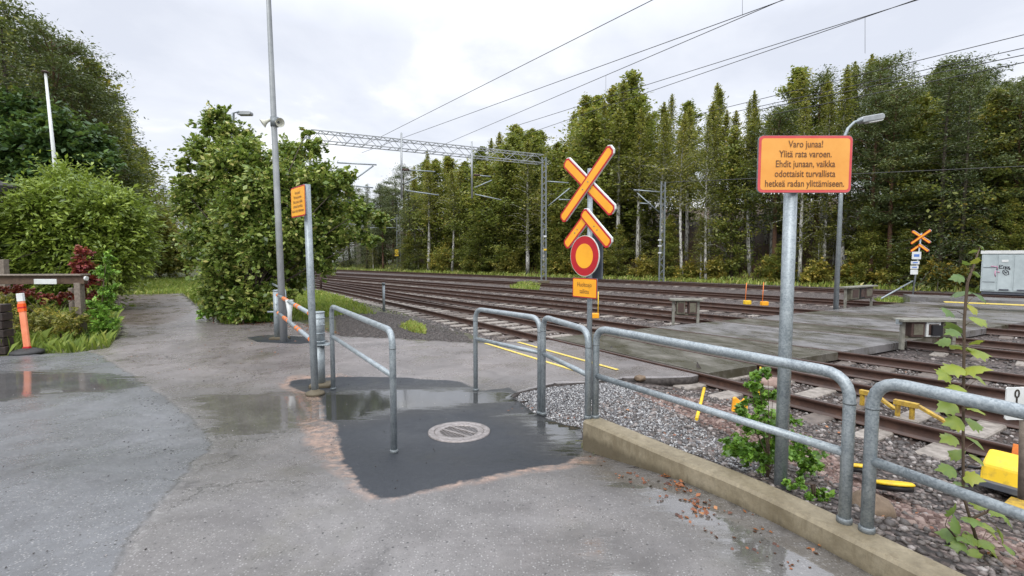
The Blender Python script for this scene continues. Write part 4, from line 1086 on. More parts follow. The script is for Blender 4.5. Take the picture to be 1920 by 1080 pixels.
for k_, (lo_, hi_, nn_) in dict(A=(8, 75, 9000), B=(8, 70, 8000), C=(6, 55, 6000), D=(4, 50, 4500), E=(4, 50, 3500)).items():
    poly = TRK[k_]; d = np.concatenate([[0], np.cumsum(np.linalg.norm(np.diff(poly, axis=0), axis=1))])
    s = lo_ + (hi_ - lo_) * rng.random(nn_) ** 1.3
    x, y = np.interp(s, d, poly[:, 0]), np.interp(s, d, poly[:, 1]); w_ = rng.uniform(-1.9, 1.9, nn_)
    x, y = x + EN[0] * w_, y + EN[1] * w_
    qq = np.stack([x, y], 1)
    dl = (qq - LP) @ np.array([-LD[1], LD[0]]); dr = (qq - RP) @ np.array([-RD[1], RD[0]])
    qq = qq[(~((dl < .02) & (dr > -.02))) & (sdf(qq[:, 0], qq[:, 1], pave) > .03)]
    allq.append(qq)
q = np.concatenate(allq); stones('track_ballast', place(q, .01), rng.uniform(.018, .045, len(q)), M['stone'])
# loose grit and dark crumbs on the pavement
q = scatter([PG(x, y)[:2] for x, y in [(0, 690), (420, 625), (900, 650), (900, 730), (640, 1078), (0, 1078)]], 700)
stones('loose_grit', np.column_stack([q, G(q[:, 0], q[:, 1]) + .003]), rng.uniform(.002, .008, len(q)), M['stone'], rng.choice([0, .1, 1.0], len(q), p=[.6, .2, .2]))
q = np.concatenate([scatter(pgl([(230, 700), (330, 740), (440, 820), (330, 900), (200, 860), (280, 790)]), 200), scatter(pgl([(190, 665), (420, 625), (640, 650), (560, 700), (300, 730)]), 260)])
stones('dark_crumbs', np.column_stack([q, G(q[:, 0], q[:, 1]) + .002]), rng.uniform(.002, .008, len(q)) * rng.choice([.6, 1, 1.5], len(q)), M['rubber'])
# boulder-like mound behind the railing gap
def rock(c, s, mat, label, sub=3):
    bm = bmesh.new(); bmesh.ops.create_icosphere(bm, subdivisions=sub, radius=1)
    from mathutils import noise as mn
    for v in bm.verts:
        v.co *= 1 + .22 * mn.noise(v.co * 1.6 + Vector(c)) + .08 * mn.noise(v.co * 5)
        v.co = Vector((v.co.x * s[0], v.co.y * s[1], v.co.z * s[2]))
    me = bpy.data.meshes.new('boulder'); bm.to_mesh(me); bm.free(); me.materials.append(mat)
    for p in me.polygons: p.use_smooth = True
    o = link('boulder', me, None, c); tag(o, label, 'boulder'); return o
M['rock'] = simple('brown_rock', (.22, .16, .11), (.10, .07, .045), .85, 0, 9, .8, 30)
M['rockpink'] = simple('pinkish_rock', (.36, .26, .22), (.20, .13, .11), .85, 0, 7, .6, 30)
rock(P(1635, 960, .18), (.13, .14, .13), M['rock'], 'rounded brown boulder right behind the gap between the two long railings')
rock(P(1450, 718, -.1), (.22, .16, .10), M['rockpink'], 'flat pinkish rock lying beside the first rail, left of the sign pole')
rock(P(1200, 709, .0), (.09, .07, .05), M['rock'], 'small dark stone at the end of the inner yellow line')

# ================================================================== CATENARY: GANTRY, MASTS, WIRES
gl, gr = np.array([-11.0, 26.9]), np.array([2.25, 35.3])
def gpt(px):
    r_ = (px - CX) / F; t = (r_ * gl[1] - gl[0]) / ((gr[0] - gl[0]) - r_ * (gr[1] - gl[1])); return gl + (gr - gl) * t
def chord_y(px, a, b_): return a[1] + (b_[1] - a[1]) * (px - a[0]) / (b_[0] - a[0])
root = thing('overhead_line_gantry', 'wide lattice gantry spanning the tracks, its right mast rising left of the crossbuck', 'gantry', (gr[0], gr[1], 0))
def gp3(px, py): q = gpt(px); return Q(px, py, q[1])
tl, tr_ = (584, 243), (1019, 290); bl, br_ = (584, 261.5), (1019, 305)
depth = np.array([.52, -.82, 0]) * -.75
mb = MB()
n_ = 26
T_ = []; B_ = []
for i in range(n_ + 1):
    px = 584 + (1019 - 584) * i / n_; T_.append(gp3(px, chord_y(px, tl, tr_))); B_.append(gp3(px, chord_y(px, bl, br_)))
for off in (np.zeros(3), depth):
    mb.bar(T_[0] + off, T_[-1] + off, .05, .05); mb.bar(B_[0] + off, B_[-1] + off, .05, .05)
    for i in range(n_): mb.bar((T_ if i % 2 else B_)[i] + off, (B_ if i % 2 else T_)[i + 1] + off, .026, .026)
for i in range(0, n_ + 1, 1):
    mb.bar(T_[i], T_[i] + depth, .03, .03); mb.bar(B_[i], B_[i] + depth, .03, .03)
    if i < n_: mb.bar(T_[i], T_[i + 1] + depth, .025, .025)
mb.build('lattice_beam', M['alu'], root)
def lattice_mast(base, h, w_, dirn, name, parent, mat='galvdark'):
    d = np.array([dirn[0], dirn[1], 0.0]); d /= np.linalg.norm(d); mb = MB(); base = np.array(base, float)
    for s in (-1, 1): mb.bar(base + d * s * w_ / 2, base + d * s * w_ / 2 * .8 + UP * h, .10, .08)
    k = int(h / (w_ * 1.15))
    for i in range(k):
        s = -1 if i % 2 else 1; mb.bar(base + d * s * w_ / 2 + UP * (h * i / k), base - d * s * w_ / 2 * .95 + UP * (h * (i + 1) / k), .035, .05)
        mb.bar(base + d * s * w_ / 2 + UP * (h * (i + .5) / k), base - d * s * w_ / 2 * .95 + UP * (h * (i + .5) / k), .02, .04)
    return mb.build(name, M[mat], parent)
b_r = P(1018, 531, -.1); b_r[:2] = gr
zt = Q(1020, 292, gr[1])[2]
lattice_mast((gr[0], gr[1], -.1), zt, .34, (1, .1), 'lattice_mast', root, 'galvdark')
lattice_mast((gl[0], gl[1], -.1), Q(578, 245, gl[1])[2], .46, (1, .1), 'lattice_mast', root)
MB().box((gr[0], gr[1], .0), (.8, .7, .3)).build('concrete_footing', M['concrete'], root, .02)
for py, mt in ((443, 'white'), (468, 'yellow')): MB().box(Q(1022, py, gr[1] - .1), (.2, .05, .12)).build('small_plate', M[mt], root)
def tubes(segs, Y_, parent, name='cantilever_arm', mat='galv', r=.04):
    for a, b_ in segs:
        MB().tube([Q(*a, Y_), Q(*b_, Y_ + .3)], r, 8).build(name, M[mat], parent)
tubes([((1026, 340), (1066, 343)), ((1028, 386), (1068, 353)), ((1048, 374), (1070, 375))], gr[1], root)
for px, segs in ((753, [((755, 318), (816, 322)), ((757, 345), (783, 332)), ((760, 357), (823, 366))]), (885, [((888, 328), (920, 331)), ((890, 352), (922, 338)), ((890, 364), (940, 375))])):
    q = gpt(px); o = MB().tube([Q(px - .5, 249 if px < 800 else 265, q[1]), Q(px, 372, q[1])], .06, 8).build('drop_post', M['alu'], root)
    for a, b_ in segs: MB().tube([Q(*a, q[1]), Q(*b_, q[1] + .2)], .035, 8).build('cantilever_arm', M['galv'], o)
    MB().tube([Q(segs[0][0][0], segs[0][0][1], q[1]), Q(segs[0][0][0] + 12, segs[0][0][1] + .5, q[1])], .07, 10).build('insulator', M['brownmetal'], o)
q = gpt(640)
tubes([((632, 305), (706, 309)), ((660, 340), (700, 311)), ((668, 349), (700, 352))], q[1], root)

for px, yb, yt, w_, segs, lab in ((1240, 526, 338, .42, [((1188, 356), (1237, 360)), ((1195, 362), (1236, 398)), ((1200, 381), (1216, 382))], 'lattice catenary mast with a bracket pointing left, in front of the birches'),
                                  (748, 506, 402, .5, [((694, 427), (746, 427)), ((700, 424), (746, 408))], 'distant catenary mast above the white cabinet')):
    pb = P(px, yb, 0); Yp = pb[1]; ztp = Q(px, yt, Yp)[2]
    root = thing('catenary_mast', lab, 'mast', pb)
    lattice_mast(pb - np.array([0, 0, .1]), ztp, w_, (1, .3), 'lattice_mast', root)
    for a, b_ in segs: MB().tube([Q(*a, Yp), Q(*b_, Yp)], .045, 8).build('cantilever_arm', M['galv'], root)
    if px > 1000:
        for py in (450, 461, 474): MB().box(Q(1237, py, Yp - .12), (.26, .04, .1)).build('small_plate', M['white'], root)
    else: MB().box(Q(744, 474, Yp - .3), (.5, .2, .9)).build('yellow_box', M['yellow'], root)
def wire(a, b_, z, lab, drops=(), r=.013, t0=-.35, t1=1.9):
    A_, B__ = P(*a, z), P(*b_, z)
    pts = [A_ + (B__ - A_) * t for t in np.linspace(t0, t1, 9)]
    root = thing('overhead_wire', lab, 'wire', pts[0], 'overhead wires above the tracks')
    MB().tube(pts, r, 6).build('conductor', M['wire'], root)
    for (px, py0, py1) in drops:
        ry = ray(px, py0); t = (z - H) / ry[2]; p = np.array([ry[0] * t, ry[1] * t, z]); MB().tube([p, Q(px, py1, p[1])], .006, 5).build('dropper', M['wire'], root)
wire((1223, 0), (735, 246), 9.3, 'topmost leftmost overhead wire, crossing the open sky alone', t1=1.3)
wire((1463, 2), (776, 251), 9.3, 'upper one of the close pair of wires leaving the top edge left of centre right', [(1392, 29, -6)], t1=1.35)
wire((1467, 0), (853, 262), 9.35, 'lower one of the pair of wires running to the middle of the gantry', [(1136, 141, 180)], t1=1.25)
wire((1720, 0), (1200, 163), 9.4, 'upper one of the pair of wires passing over the information sign', [(1622, 31, 100)])
wire((1707, 3), (1200, 178), 9.4, 'lower one of the pair of wires passing over the information sign')
wire((1920, 65), (1380, 197), 8.6, 'highest wire of the group entering at the right edge above the pines', t1=1.2)
wire((1920, 90), (1440, 196), 8.2, 'second wire from the top of the group at the right edge', [(1763, 124, 136)], t1=1.2)
wire((1920, 103), (1480, 194), 7.6, 'third wire from the top of the group at the right edge', t1=1.2)
wire((1920, 117), (1500, 204), 7.2, 'lowest wire of the group entering at the right edge above the pines', t1=1.2)
wire((1470, 332), (1250, 342), 5.2, 'thin low wire from the lattice mast passing behind the information sign', t0=-2.2, t1=1.0)

# ================================================================== DISTANT BRIDGE
a, b_ = Q(575, 436, 78), Q(742, 436, 82)
root = thing('road_bridge', 'distant concrete road bridge half hidden behind the round leafy tree', 'bridge', a)
MB().bar(a, b_, 5, .9).build('bridge_deck', M['sleeper'], root)
MB().bar(a + [0, -2.4, .9], b_ + [0, -2.4, .9], .15, .9).build('parapet', M['alu'], root)
for px in (676, 711): q = Q(px, 436, 80); MB().box((q[0], q[1], q[2] / 2 - .3), (.7, 2.6, q[2] - .5)).build('bridge_pier', M['sleeper'], root)
q = Q(640, 410, 88)
root = thing('distant_building', 'pale distant building glimpsed through the leaves above the bridge', 'building', (q[0], q[1], 0))
o = MB().box((q[0], q[1], q[2] / 2 + .6), (5.5, 4, q[2] + 1.0)).build('wall', M['white'], root)
MB().prism([(q[0] - 3.2, q[1] - 2.4, q[2] + 1.1), (q[0] + 3.2, q[1] - 2.4, q[2] + 1.1), (q[0], q[1] - 2.4, q[2] + 2.6)], (0, 4.8, 0)).build('roof', M['boxgrey'], root)

# ================================================================== LEFT YARD: BARRIER, BLOCKS, DELINEATOR, SHED
Yb = P(153, 634, 0)[1]
root = thing('wooden_barrier', 'weathered wooden barrier beam on two posts with a small white plate, left edge', 'barrier', P(153, 634, 0))
pa, pb = Q(-190, 526, Yb + .4), Q(161, 524, Yb)
MB().bar(pa, pb, .10, .20).build('barrier_beam', M['wood'], root, .008)
MB().bar(pa + [0, 0, .12], pb + [0, 0, .11], .26, .035).build('cap_board', M['oldwood'], root, .005)
MB().lathe(Q(160, 522, Yb - .08), [(.05, 0), (.05, .04)], 14, (1, 0, 0)).build('end_cap', M['white'], root)
MB().box(Q(85, 528, Yb - .12), (42 * Yb / F, .015, 9.5 * Yb / F)).build('white_plate', M['white'], root, .004)
for px, yt, yb, off, r in ((154, 530, 634, 0, .07), (138, 540, 616, .9, .05), (-120, 530, 645, .3, .07)):
    p = P(px, yb, 0); MB().box((p[0], p[1], (Q(px, yt, p[1])[2]) / 2), (r * 2, r * 2, Q(px, yt, p[1])[2])).build('post', M['oldwood'], root, .01)
Yb = 9.55
lay = ['topmost dark board of the stack at the left edge', 'second board from the top of the dark stack at the left edge', 'third board from the top of the dark stack at the left edge', 'fourth board from the top of the dark stack at the left edge', 'fifth board from the top of the dark stack at the left edge', 'lowest, slightly wider dark board of the stack at the left edge']
for i, lab in enumerate(lay):
    z0 = .97 - .165 * (i + 1); xr = Q(20 + (2 if i == 5 else 0) + (1.5 if i % 2 else 0), 600, Yb)[0]
    o = MB().box((xr - .98, Yb + .11, z0 + .08), (1.6, .22, .152)).build('dark_board', M['darkwood'], None, .012); tag(o, lab, 'board', 'dark boards stacked at the left edge')
pb = PG(52, 662)
root = thing('delineator_post', 'leaning faded orange delineator post on a black rubber foot', 'delineator', pb)
MB().lathe(pb + [0, 0, -.01], [(.27, 0), (.26, .05), (.16, .09), (.08, .11)], 20).build('rubber_foot', M['rubber'], root)
t_ = Q(38, 550, pb[1] + .05); dv = t_ - (pb + [0, 0, .05])
q0 = pb + [0, 0, .05]
MB().bar(q0, t_, .12, .05).build('post_board', M['delin'], root, .015)
MB().bar(q0 + dv * .68 + [0, -.004, 0], q0 + dv * .82 + [0, -.004, 0], .127, .058).build('orange_band', M['delinhot'], root, .004)
MB().bar(q0 + dv * .74 + [0, -.006, 0], q0 + dv * .765 + [0, -.006, 0], .129, .062).build('red_band', M['red'], root, .002)
MB().bar(q0 + dv * .86 + [0, -.004, 0], q0 + dv * 1.0 + [0, -.004, 0], .124, .055).build('white_reflector', M['white'], root, .008)
MB().bar(q0 + dv * .03 + [0, -.004, 0], q0 + dv * .07 + [0, -.004, 0], .127, .058).build('red_band', M['red'], root, .002)
M['shedwall'] = simple('dark_brown_boards', (.05, .035, .028), (.03, .02, .016), .8, 0, 6, .3)
M['roof'] = simple('dark_roof_felt', (.045, .04, .04), (.025, .022, .022), .8, 0, 8, .4)
e_ = Q(34, 352, 16.2)
root = thing('wooden_shed', 'dark wooden building whose roof edge just enters the left side of the picture', 'shed', (e_[0] - 1, 15.2, 0))
MB().box((e_[0] - 3.6, 15.2, 1.8), (6.2, 1.6, 3.6)).build('wall', M['shedwall'], root)
MB().prism([(e_[0], 14.1, e_[2]), (e_[0], 14.1, e_[2] - .2), (e_[0] - 3.8, 14.1, e_[2] + 1.3), (e_[0] - 3.8, 14.1, e_[2] + 1.5)], (0, 2.1, 0)).build('roof', M['roof'], root)
MB().prism([(e_[0] - 7.6, 14.1, e_[2]), (e_[0] - 7.6, 14.1, e_[2] - .2), (e_[0] - 3.8, 14.1, e_[2] + 1.3), (e_[0] - 3.8, 14.1, e_[2] + 1.5)], (0, 2.1, 0)).build('roof', M['roof'], root)
MB().box((Q(7, 500, 14.0)[0], 14.0, .9), (.16, .16, 1.8)).build('porch_post', M['oldwood'], root, .01)

# ================================================================== VEGETATION
def leaf_quads(C, size, elong=1.6, tint=None, upb=.5, dirs=None):
    n_ = len(C); nr = rng.normal(size=(n_, 3)); nr[:, 2] = np.abs(nr[:, 2]) + upb; nr /= np.linalg.norm(nr, axis=1)[:, None]
    a = rng.normal(size=(n_, 3)) if dirs is None else dirs + rng.normal(size=(n_, 3)) * .35
    a -= nr * (a * nr).sum(1)[:, None]; a /= np.linalg.norm(a, axis=1)[:, None]; b = np.cross(nr, a)
    s = (size * rng.choice([.55, .8, 1.0, 1.35], n_) * rng.uniform(.85, 1.15, n_))[:, None]; fold = rng.uniform(.05, .35, n_)[:, None]
    V = np.stack([C - a * s * .5, C + b * s * .5 / elong + nr * s * fold * .25, C + a * s * .5 - nr * s * fold * .2, C - b * s * .5 / elong + nr * s * fold * .25], 1)
    Ff = np.arange(n_ * 4).reshape(-1, 4)
    t = rng.random(n_) if tint is None else tint
    return V.reshape(-1, 3), Ff, np.repeat(t, 4)
def crown_obj(C, size, elong, mat, parent, name='crown', tint=None, upb=.5, dirs=None, local=True):
    C = np.asarray(C, float)
    if parent is not None and not local: C = C - np.array(parent_world(parent))
    V, Ff, t = leaf_quads(C, size, elong, tint, upb, dirs)
    return link(name, mesh_np(name, V, Ff, mat, dict(tint=t)), parent)
def make_tree(kind, h, seed):
    global rng
    keep_, rng = rng, np.random.default_rng(seed)
    root = bpy.data.objects.new({'birch': 'birch_tree', 'pine': 'pine_tree', 'spruce': 'spruce_tree', 'aspen': 'broadleaf_tree'}[kind], None); COL.objects.link(root)
    par = dict(birch=(.20, 1.0, 80, 3.1, .5, 100, .165, 'l_birch', 'birch', .11), pine=(.30, 1.0, 62, 2.9, .35, 210, .17, 'l_pine', 'pinebark', .16),
               spruce=(.04, 1.0, 105, 2.7, -.25, 120, .17, 'l_pine', 'bark', .15), aspen=(.03, 1.0, 95, 2.9, .55, 140, .20, 'l_olive', 'bark', .13))[kind]
    cb, ct, nb, RM, el, npb, ls, lm, bm_, tr = par
    if kind == 'birch':
        tr = .14
        if seed % 2: cb, npb, RM = .44, 88, 2.7
    bend = rng.normal(0, .25, 2)
    def axis(t): return np.array([bend[0] * math.sin(t * 2.4), bend[1] * math.sin(t * 2.1 + .5), h * t])
    mb = MB(); tt = np.linspace(0, .98, 9)
    mb.tube([axis(t) for t in tt], [tr * (1 - t) ** .8 + .015 for t in tt], 8)
    C, T = [], []
    if kind in ('birch', 'aspen'):
        s_ = rng.random(260) ** .7; q = np.array([axis(.86 + .16 * v) for v in s_]) + rng.normal(size=(260, 3)) * np.array([.16, .16, .12]) * (1.15 - s_)[:, None]; C.append(q); T.append(np.clip(rng.normal(.5, .2, 260), 0, 1))
    for i in range(nb):
        u = (i + rng.random()) / nb; t = cb + (ct - cb) * u
        if kind == 'spruce': rad = RM * (1 - u) ** .85 + .12
        elif kind == 'pine': rad = RM * (min(1, .35 + u * 2.2)) * (1 - u ** 3.2) ** .5 * rng.uniform(.45, 1.15) + .2
        elif kind == 'birch': rad = RM * min(1, .35 + u * 1.8) * (1 - u) ** 1.05 * rng.choice([.35, .6, .9, 1.25]) * rng.uniform(.8, 1.1) + .10
        else: rad = RM * min(1, .55 + u * 2) * (1 - u ** 1.6) ** .8 * rng.choice([.4, .8, 1.0, 1.35]) * rng.uniform(.8, 1.1) + .12
        az = i * 2.399 + rng.normal(0, .3); e_ = el + rng.normal(0, .18) + (.5 * u if kind != 'spruce' else .35 * u)
        p0 = axis(t); d = np.array([math.cos(az) * math.cos(e_), math.sin(az) * math.cos(e_), math.sin(e_)])
        p1 = p0 + d * rad * .6; p2 = p0 + d * rad + np.array([0, 0, -.12 * rad * (2 if kind == 'birch' else 1)])
        mb.tube([p0, p1, p2], [.028, .018, .008], 4, cap=False)
        k = int(npb * (.35 + rad / RM))
        s = rng.random(k) ** .7
        base = p0 + (p1 - p0) * np.minimum(1, s * 2)[:, None] + (p2 - p1) * np.maximum(0, s * 2 - 1)[:, None]
        if kind == 'pine':
            nc = 5; cc_ = base[:nc] * 1.0; cc_[0] = p2; w_ = rng.integers(0, nc, k); q = cc_[w_] + rng.normal(size=(k, 3)) * [.30, .30, .17]
        else:
            sg = .13 + .17 * s[:, None] * rad / 1.5; q = base + rng.normal(size=(k, 3)) * sg * [1, 1, .7]
            if kind == 'birch': q[:, 2] -= np.abs(rng.normal(size=k)) * .35 * s
        C.append(q); T.append(np.clip(rng.normal(.32 + .14 * math.sin(i * 1.7), .17, k) + .12 * u, 0, 1))
    trunk = mb.build('trunk', M[bm_], root)
    C = np.concatenate(C); T = np.concatenate(T)
    crown_obj(C, ls if kind != 'pine' else .19, 1.7 if kind not in ('pine', 'spruce') else 3.2, M[lm], root, 'crown', T)
    rng = keep_
    return root
PROTO = {}
for kind, ns, h in (('birch', 4, 15.0), ('aspen', 4, 12.0), ('pine', 3, 15.0), ('spruce', 2, 14.0)):
    PROTO[kind] = [[make_tree(kind, h, 100 + i * 7 + len(kind)), h, False] for i in range(ns)]
used_labels = {}
def put_tree(kind, x, y, z, h, label, group, var=None, tintmat=None):
    pr = PROTO[kind][random.randrange(len(PROTO[kind])) if var is None else var]
    if not pr[2]: o = pr[0]; pr[2] = True
    else: o = copy_tree(pr[0])
    o.location = (float(x), float(y), float(z)); s = h / pr[1]
    wsc = s * random.uniform(.85, 1.15)
    o.scale = (wsc, wsc, s); o.rotation_euler = (0, 0, random.uniform(0, 6.28))
    tag(o, label, 'tree', group)
    return o
def bank_pt(px, back):
    r_ = (px - CX) / F; best = None
    for a, c in zip(bank[:-1], bank[1:]):
        ax, ay, cx, cy = *a, *c; den = (cx - ax) - r_ * (cy - ay)
        if abs(den) < 1e-9: continue
        t = (r_ * ay - ax) / den
        if 0 <= t <= 1:
            Yv = ay + (cy - ay) * t
            if Yv > 0 and (best is None or Yv < best): best = Yv
    if best is None: best = 25
    d = np.array([r_, 1]); d /= np.linalg.norm(d); p = np.array([r_ * best, best]) + d * back
    return p
TX = [560, 640, 700, 760, 800, 850, 900, 950, 1000, 1040, 1090, 1130, 1180, 1215, 1250, 1300, 1340, 1375, 1410, 1440, 1490, 1540, 1600, 1650, 1700, 1755, 1800, 1850, 1920, 2100, 2400]
TY = [400, 372, 352, 320, 288, 300, 292, 232, 238, 268, 190, 180, 128, 205, 165, 205, 150, 215, 160, 215, 118, 135, 105, 118, 175, 100, 125, 135, 150, 140, 150]
def marks(px):
    for lim, s in ((700, 'above the distant road bridge'), (760, 'behind the distant mast and white cabinet'), (830, 'between the two drop posts of the gantry'), (900, 'behind the right drop post of the gantry'), (960, 'under the right half of the gantry beam'), (1040, 'behind the right mast of the gantry'),
                   (1130, 'directly behind the crossbuck'), (1200, 'just right of the crossbuck'), (1270, 'behind the lattice catenary mast'), (1340, 'right of the lattice catenary mast'), (1410, 'left of the information sign'), (1500, 'behind the information sign'),
                   (1590, 'behind the right edge of the information sign'), (1670, 'beside the curved street lamp'), (1740, 'behind the distant crossbuck'), (1830, 'between the distant crossbuck and the container'), (1990, 'behind the grey container'), (9999, 'beyond the right edge past the container')):
        if px < lim: return s
rows = ((1.5, 42, 'front'), (5.0, 42, 'second'), (9.5, 40, 'third'), (15, 52, 'rearmost'))
adj = dict(birch='slender pale-trunked birch', aspen='bushy green broadleaf tree', pine='dark rounded pine', spruce='dark pointed conifer')
for ri, (back, step, rn) in enumerate(rows):
    px = 645 + ri * 13
    while px < 2250:
        x_, y_ = bank_pt(px, back + random.uniform(-1, 1.5)); z_ = float(gz(np.array([x_]), np.array([y_]))[0])
        ty = float(np.interp(px, TX, TY)); ty += (45 if ri == 0 else 14 if ri == 1 else 0) * random.uniform(.3, 1.5) + random.uniform(-6, 14)
        h = Q(px, ty, y_)[2] - z_
        u = random.random()
        if px < 770: kind = 'pine' if u < .5 else 'spruce'
        elif px < 1060: kind = 'aspen' if u < .55 else 'birch'
        elif px < 1450: kind = 'birch' if u < .85 else 'aspen'
        elif px < 1660: kind = 'pine' if u < .4 else 'birch' if u < .8 else 'aspen'
        else: kind = 'pine' if u < .5 else 'aspen' if u < .75 else 'spruce'
        if ri == 3 and px > 1060 and u < .5: kind = 'spruce'
        mk = marks(px)
        o = put_tree(kind, x_, y_, z_ - .1, max(5, h), f'{adj[kind]}, {rn} row, {mk}', 'trees of the wooded bank beyond the tracks')
        wf = random.uniform(1.3, 1.6) if px < 1060 else random.uniform(1.0, 1.5); o.scale[0] *= wf; o.scale[1] *= wf
        px += step * random.uniform(.8, 1.25) * (1.0 if px > 1000 else .85)

px = 700
i = 0
while px < 2050:
    x_, y_ = bank_pt(px, random.choice([.6, 2.5, 4.5, 7])); z_ = float(gz(np.array([x_]), np.array([y_]))[0])
    if not (1360 < px < 1440 or 1480 < px < 1520):
        ty = random.uniform(370, 455) if px > 820 else random.uniform(420, 470)
        kd = 'aspen' if random.random() < .7 or px > 1600 else 'birch'
        o = put_tree(kd, x_, y_, z_ - .1, max(1.8, Q(px, ty, y_)[2] - z_), f'low young {"bushy" if kd == "aspen" else "birch"} tree, {marks(px)}', 'trees of the wooded bank beyond the tracks')
        o.scale[0] = o.scale[1] = max(o.scale[0], .42) * 1.25
    px += random.uniform(18, 38) * (1.7 if 1050 < px < 1520 else 1); i += 1
from collections import defaultdict
dd_ = defaultdict(list)
for o in COL.objects:
    if o.get('group') == 'trees of the wooded bank beyond the tracks': dd_[o['label']].append(o)
for lab_, os_ in dd_.items():
    if len(os_) > 1:
        os_.sort(key=lambda o: o.location.x / o.location.y)
        for o, nn_ in zip(os_, ('left one', 'second one', 'third one', 'fourth one', 'fifth one', 'sixth one', 'seventh one')): o['label'] = lab_ + (', right one' if len(os_) == 2 and o is os_[1] else ', ' + nn_)
# left wood
for i, (px, Y_, ty, kind, lab) in enumerate(((-60, 26, -160, 'birch', 'tallest tree at the left edge, behind the shed'), (10, 30, -60, 'birch', 'tall drooping birch at the top left corner'), (60, 34, 20, 'pine', 'dark conifer right behind the top of the flagpole'), (105, 33, 45, 'spruce', 'dark pointed conifer just right of the flagpole top'),
        (150, 36, 95, 'pine', 'dark pine on the descending left treeline, above the willow shrub'), (190, 38, 118, 'aspen', 'bushy tree in the middle of the descending left treeline'), (225, 42, 165, 'spruce', 'dark conifer lower on the left treeline'), (255, 45, 225, 'birch', 'thin birch near the lower end of the left treeline'), (285, 50, 280, 'aspen', 'low tree at the lower end of the left treeline'),
        (-20, 38, 0, 'spruce', 'dark conifer deep behind the left edge trees'), (85, 42, 70, 'pine', 'pine between the conifers behind the flagpole'), (130, 45, 110, 'spruce', 'conifer deep in the left wood right of the flagpole'), (310, 60, 345, 'spruce', 'distant conifer seen above the path on the left'), (345, 66, 350, 'pine', 'distant pine at the left side of the round tree'), (170, 50, 150, 'pine', 'far pine filling the left treeline'), (240, 36, 265, 'aspen', 'lower bushy tree right of the willow shrub top'), (30, 24, 30, 'spruce', 'dark conifer directly left of the flagpole'),
        (120, 29, 60, 'pine', 'large pine behind the flagpole, right side'), (175, 30, 150, 'pine', 'dark pine between the flagpole and the path'))):
    x_ = (px - CX) / F * Y_; h = Q(px, ty, Y_)[2]
    o = put_tree(kind, x_, Y_, -.1, h, lab, 'trees of the left wood'); o.scale[0] *= 1.35; o.scale[1] *= 1.35
for i, px in enumerate((400, 440, 480, 520, 560, 600, 640, 665, 690, 725, 755, 620, 655, 705, 740, 785)):
    Y_ = 88 + (i % 3) * 7; x_ = (px - CX) / F * Y_
    ty = [345, 350, 340, 352, 345, 350, 345, 352, 345, 350, 345, 360, 365, 362, 356, 340][i]; Y_ = Y_ + (12 if i > 9 else 0)
    put_tree('pine' if i % 2 else 'spruce', x_, Y_, -.1, Q(px, ty, Y_)[2], f'hazy background conifer, {["first","second","third","fourth","fifth","sixth","seventh","eighth","ninth","tenth"][i]} from the left behind the round tree' if i < 10 else f'hazy conifer above the road bridge, {["beside the distant mast", "leftmost behind the bridge", "second behind the bridge", "third behind the bridge", "just left of the distant mast", "right of the distant mast"][i - 10]}', 'far trees of the background wood')
for i, px in enumerate((300, 330, 262)):
    Y_ = 46 + i * 3; x_ = (px - CX) / F * Y_
    put_tree('aspen', x_, Y_, -.1, Q(px, [385, 400, 370][i], Y_)[2], ['green thicket tree at the far end of the path', 'low green tree between the path end and the round tree', 'low green tree right of the willow shrub'][i], 'low trees at the end of the path')
for l_ in PROTO.values():
    for pr in l_:
        if not pr[2]:
            for ch in list(pr[0].children): bpy.data.objects.remove(ch)
            bpy.data.objects.remove(pr[0])

def lobe_plant(name, base, lobes, Y_, n_, size, elong, mat, trunkmat, label, cat, depth=1.0, tw=.03, group=None, tmean=.45, upb=.6, trunks=3, shell=.6):
    """lobes: (px, py, radius px, dY) -> ellipsoid masses of leafy twigs carried by limbs from the base"""
    root = thing(name, label, cat, base, group); base = np.array(base, float)
    wgt = np.array([l[2] ** 2 for l in lobes], float); wgt /= wgt.sum()
    C, T, D = [], [], []; mb = MB()
    for i, l in enumerate(lobes):
        Yl = Y_ + (l[3] if len(l) > 3 else random.uniform(-.8, .8)) * depth
        c = Q(l[0], l[1], Yl); r_ = l[2] * Yl / F
        k = int(n_ * wgt[i]); nt_ = max(6, k // 26)
        for j in range(nt_):
            v = rng.normal(size=3); v /= np.linalg.norm(v); e_ = c + v * r_ * (rng.uniform(shell, 1.08) if rng.random() < .82 else rng.uniform(1.1, 1.4)) * [1, 1, .92]
            s = c + v * r_ * .25; m_n = max(4, k // nt_); t = rng.random(m_n) ** .6
            q = s + (e_ - s) * t[:, None] + rng.normal(size=(m_n, 3)) * r_ * .085
            q[:, 2] = np.maximum(q[:, 2], .06)
            C.append(q); T.append(np.clip(rng.normal(tmean, .2, m_n) + rng.normal(0, .12), 0, 1)); D.append(np.repeat(((e_ - s) / np.linalg.norm(e_ - s))[None], m_n, 0))
            if j % 2 == 0: mb.tube([s, e_], [tw * .35, tw * .12], 4, cap=False)
        b0 = base + np.array([rng.normal(0, tw * 2), rng.normal(0, tw * 2), 0]); hz = max(.1, (c[2] - base[2]) * .38)
        fork = base + np.array([(c[0] - base[0]) * .12, (c[1] - base[1]) * .12, hz])
        mb.tube([b0, fork, fork * .45 + c * .55 + np.array([0, 0, .06 * hz]), c], [tw * (2.0 if i < trunks else 1.1), tw * 1.3, tw * .8, tw * .4], 7)
    mb.build('stems', M[trunkmat], root)
    crown_obj(np.concatenate(C), size, elong, M[mat], root, 'foliage', np.concatenate(T), upb, np.concatenate(D), local=False)
    return root
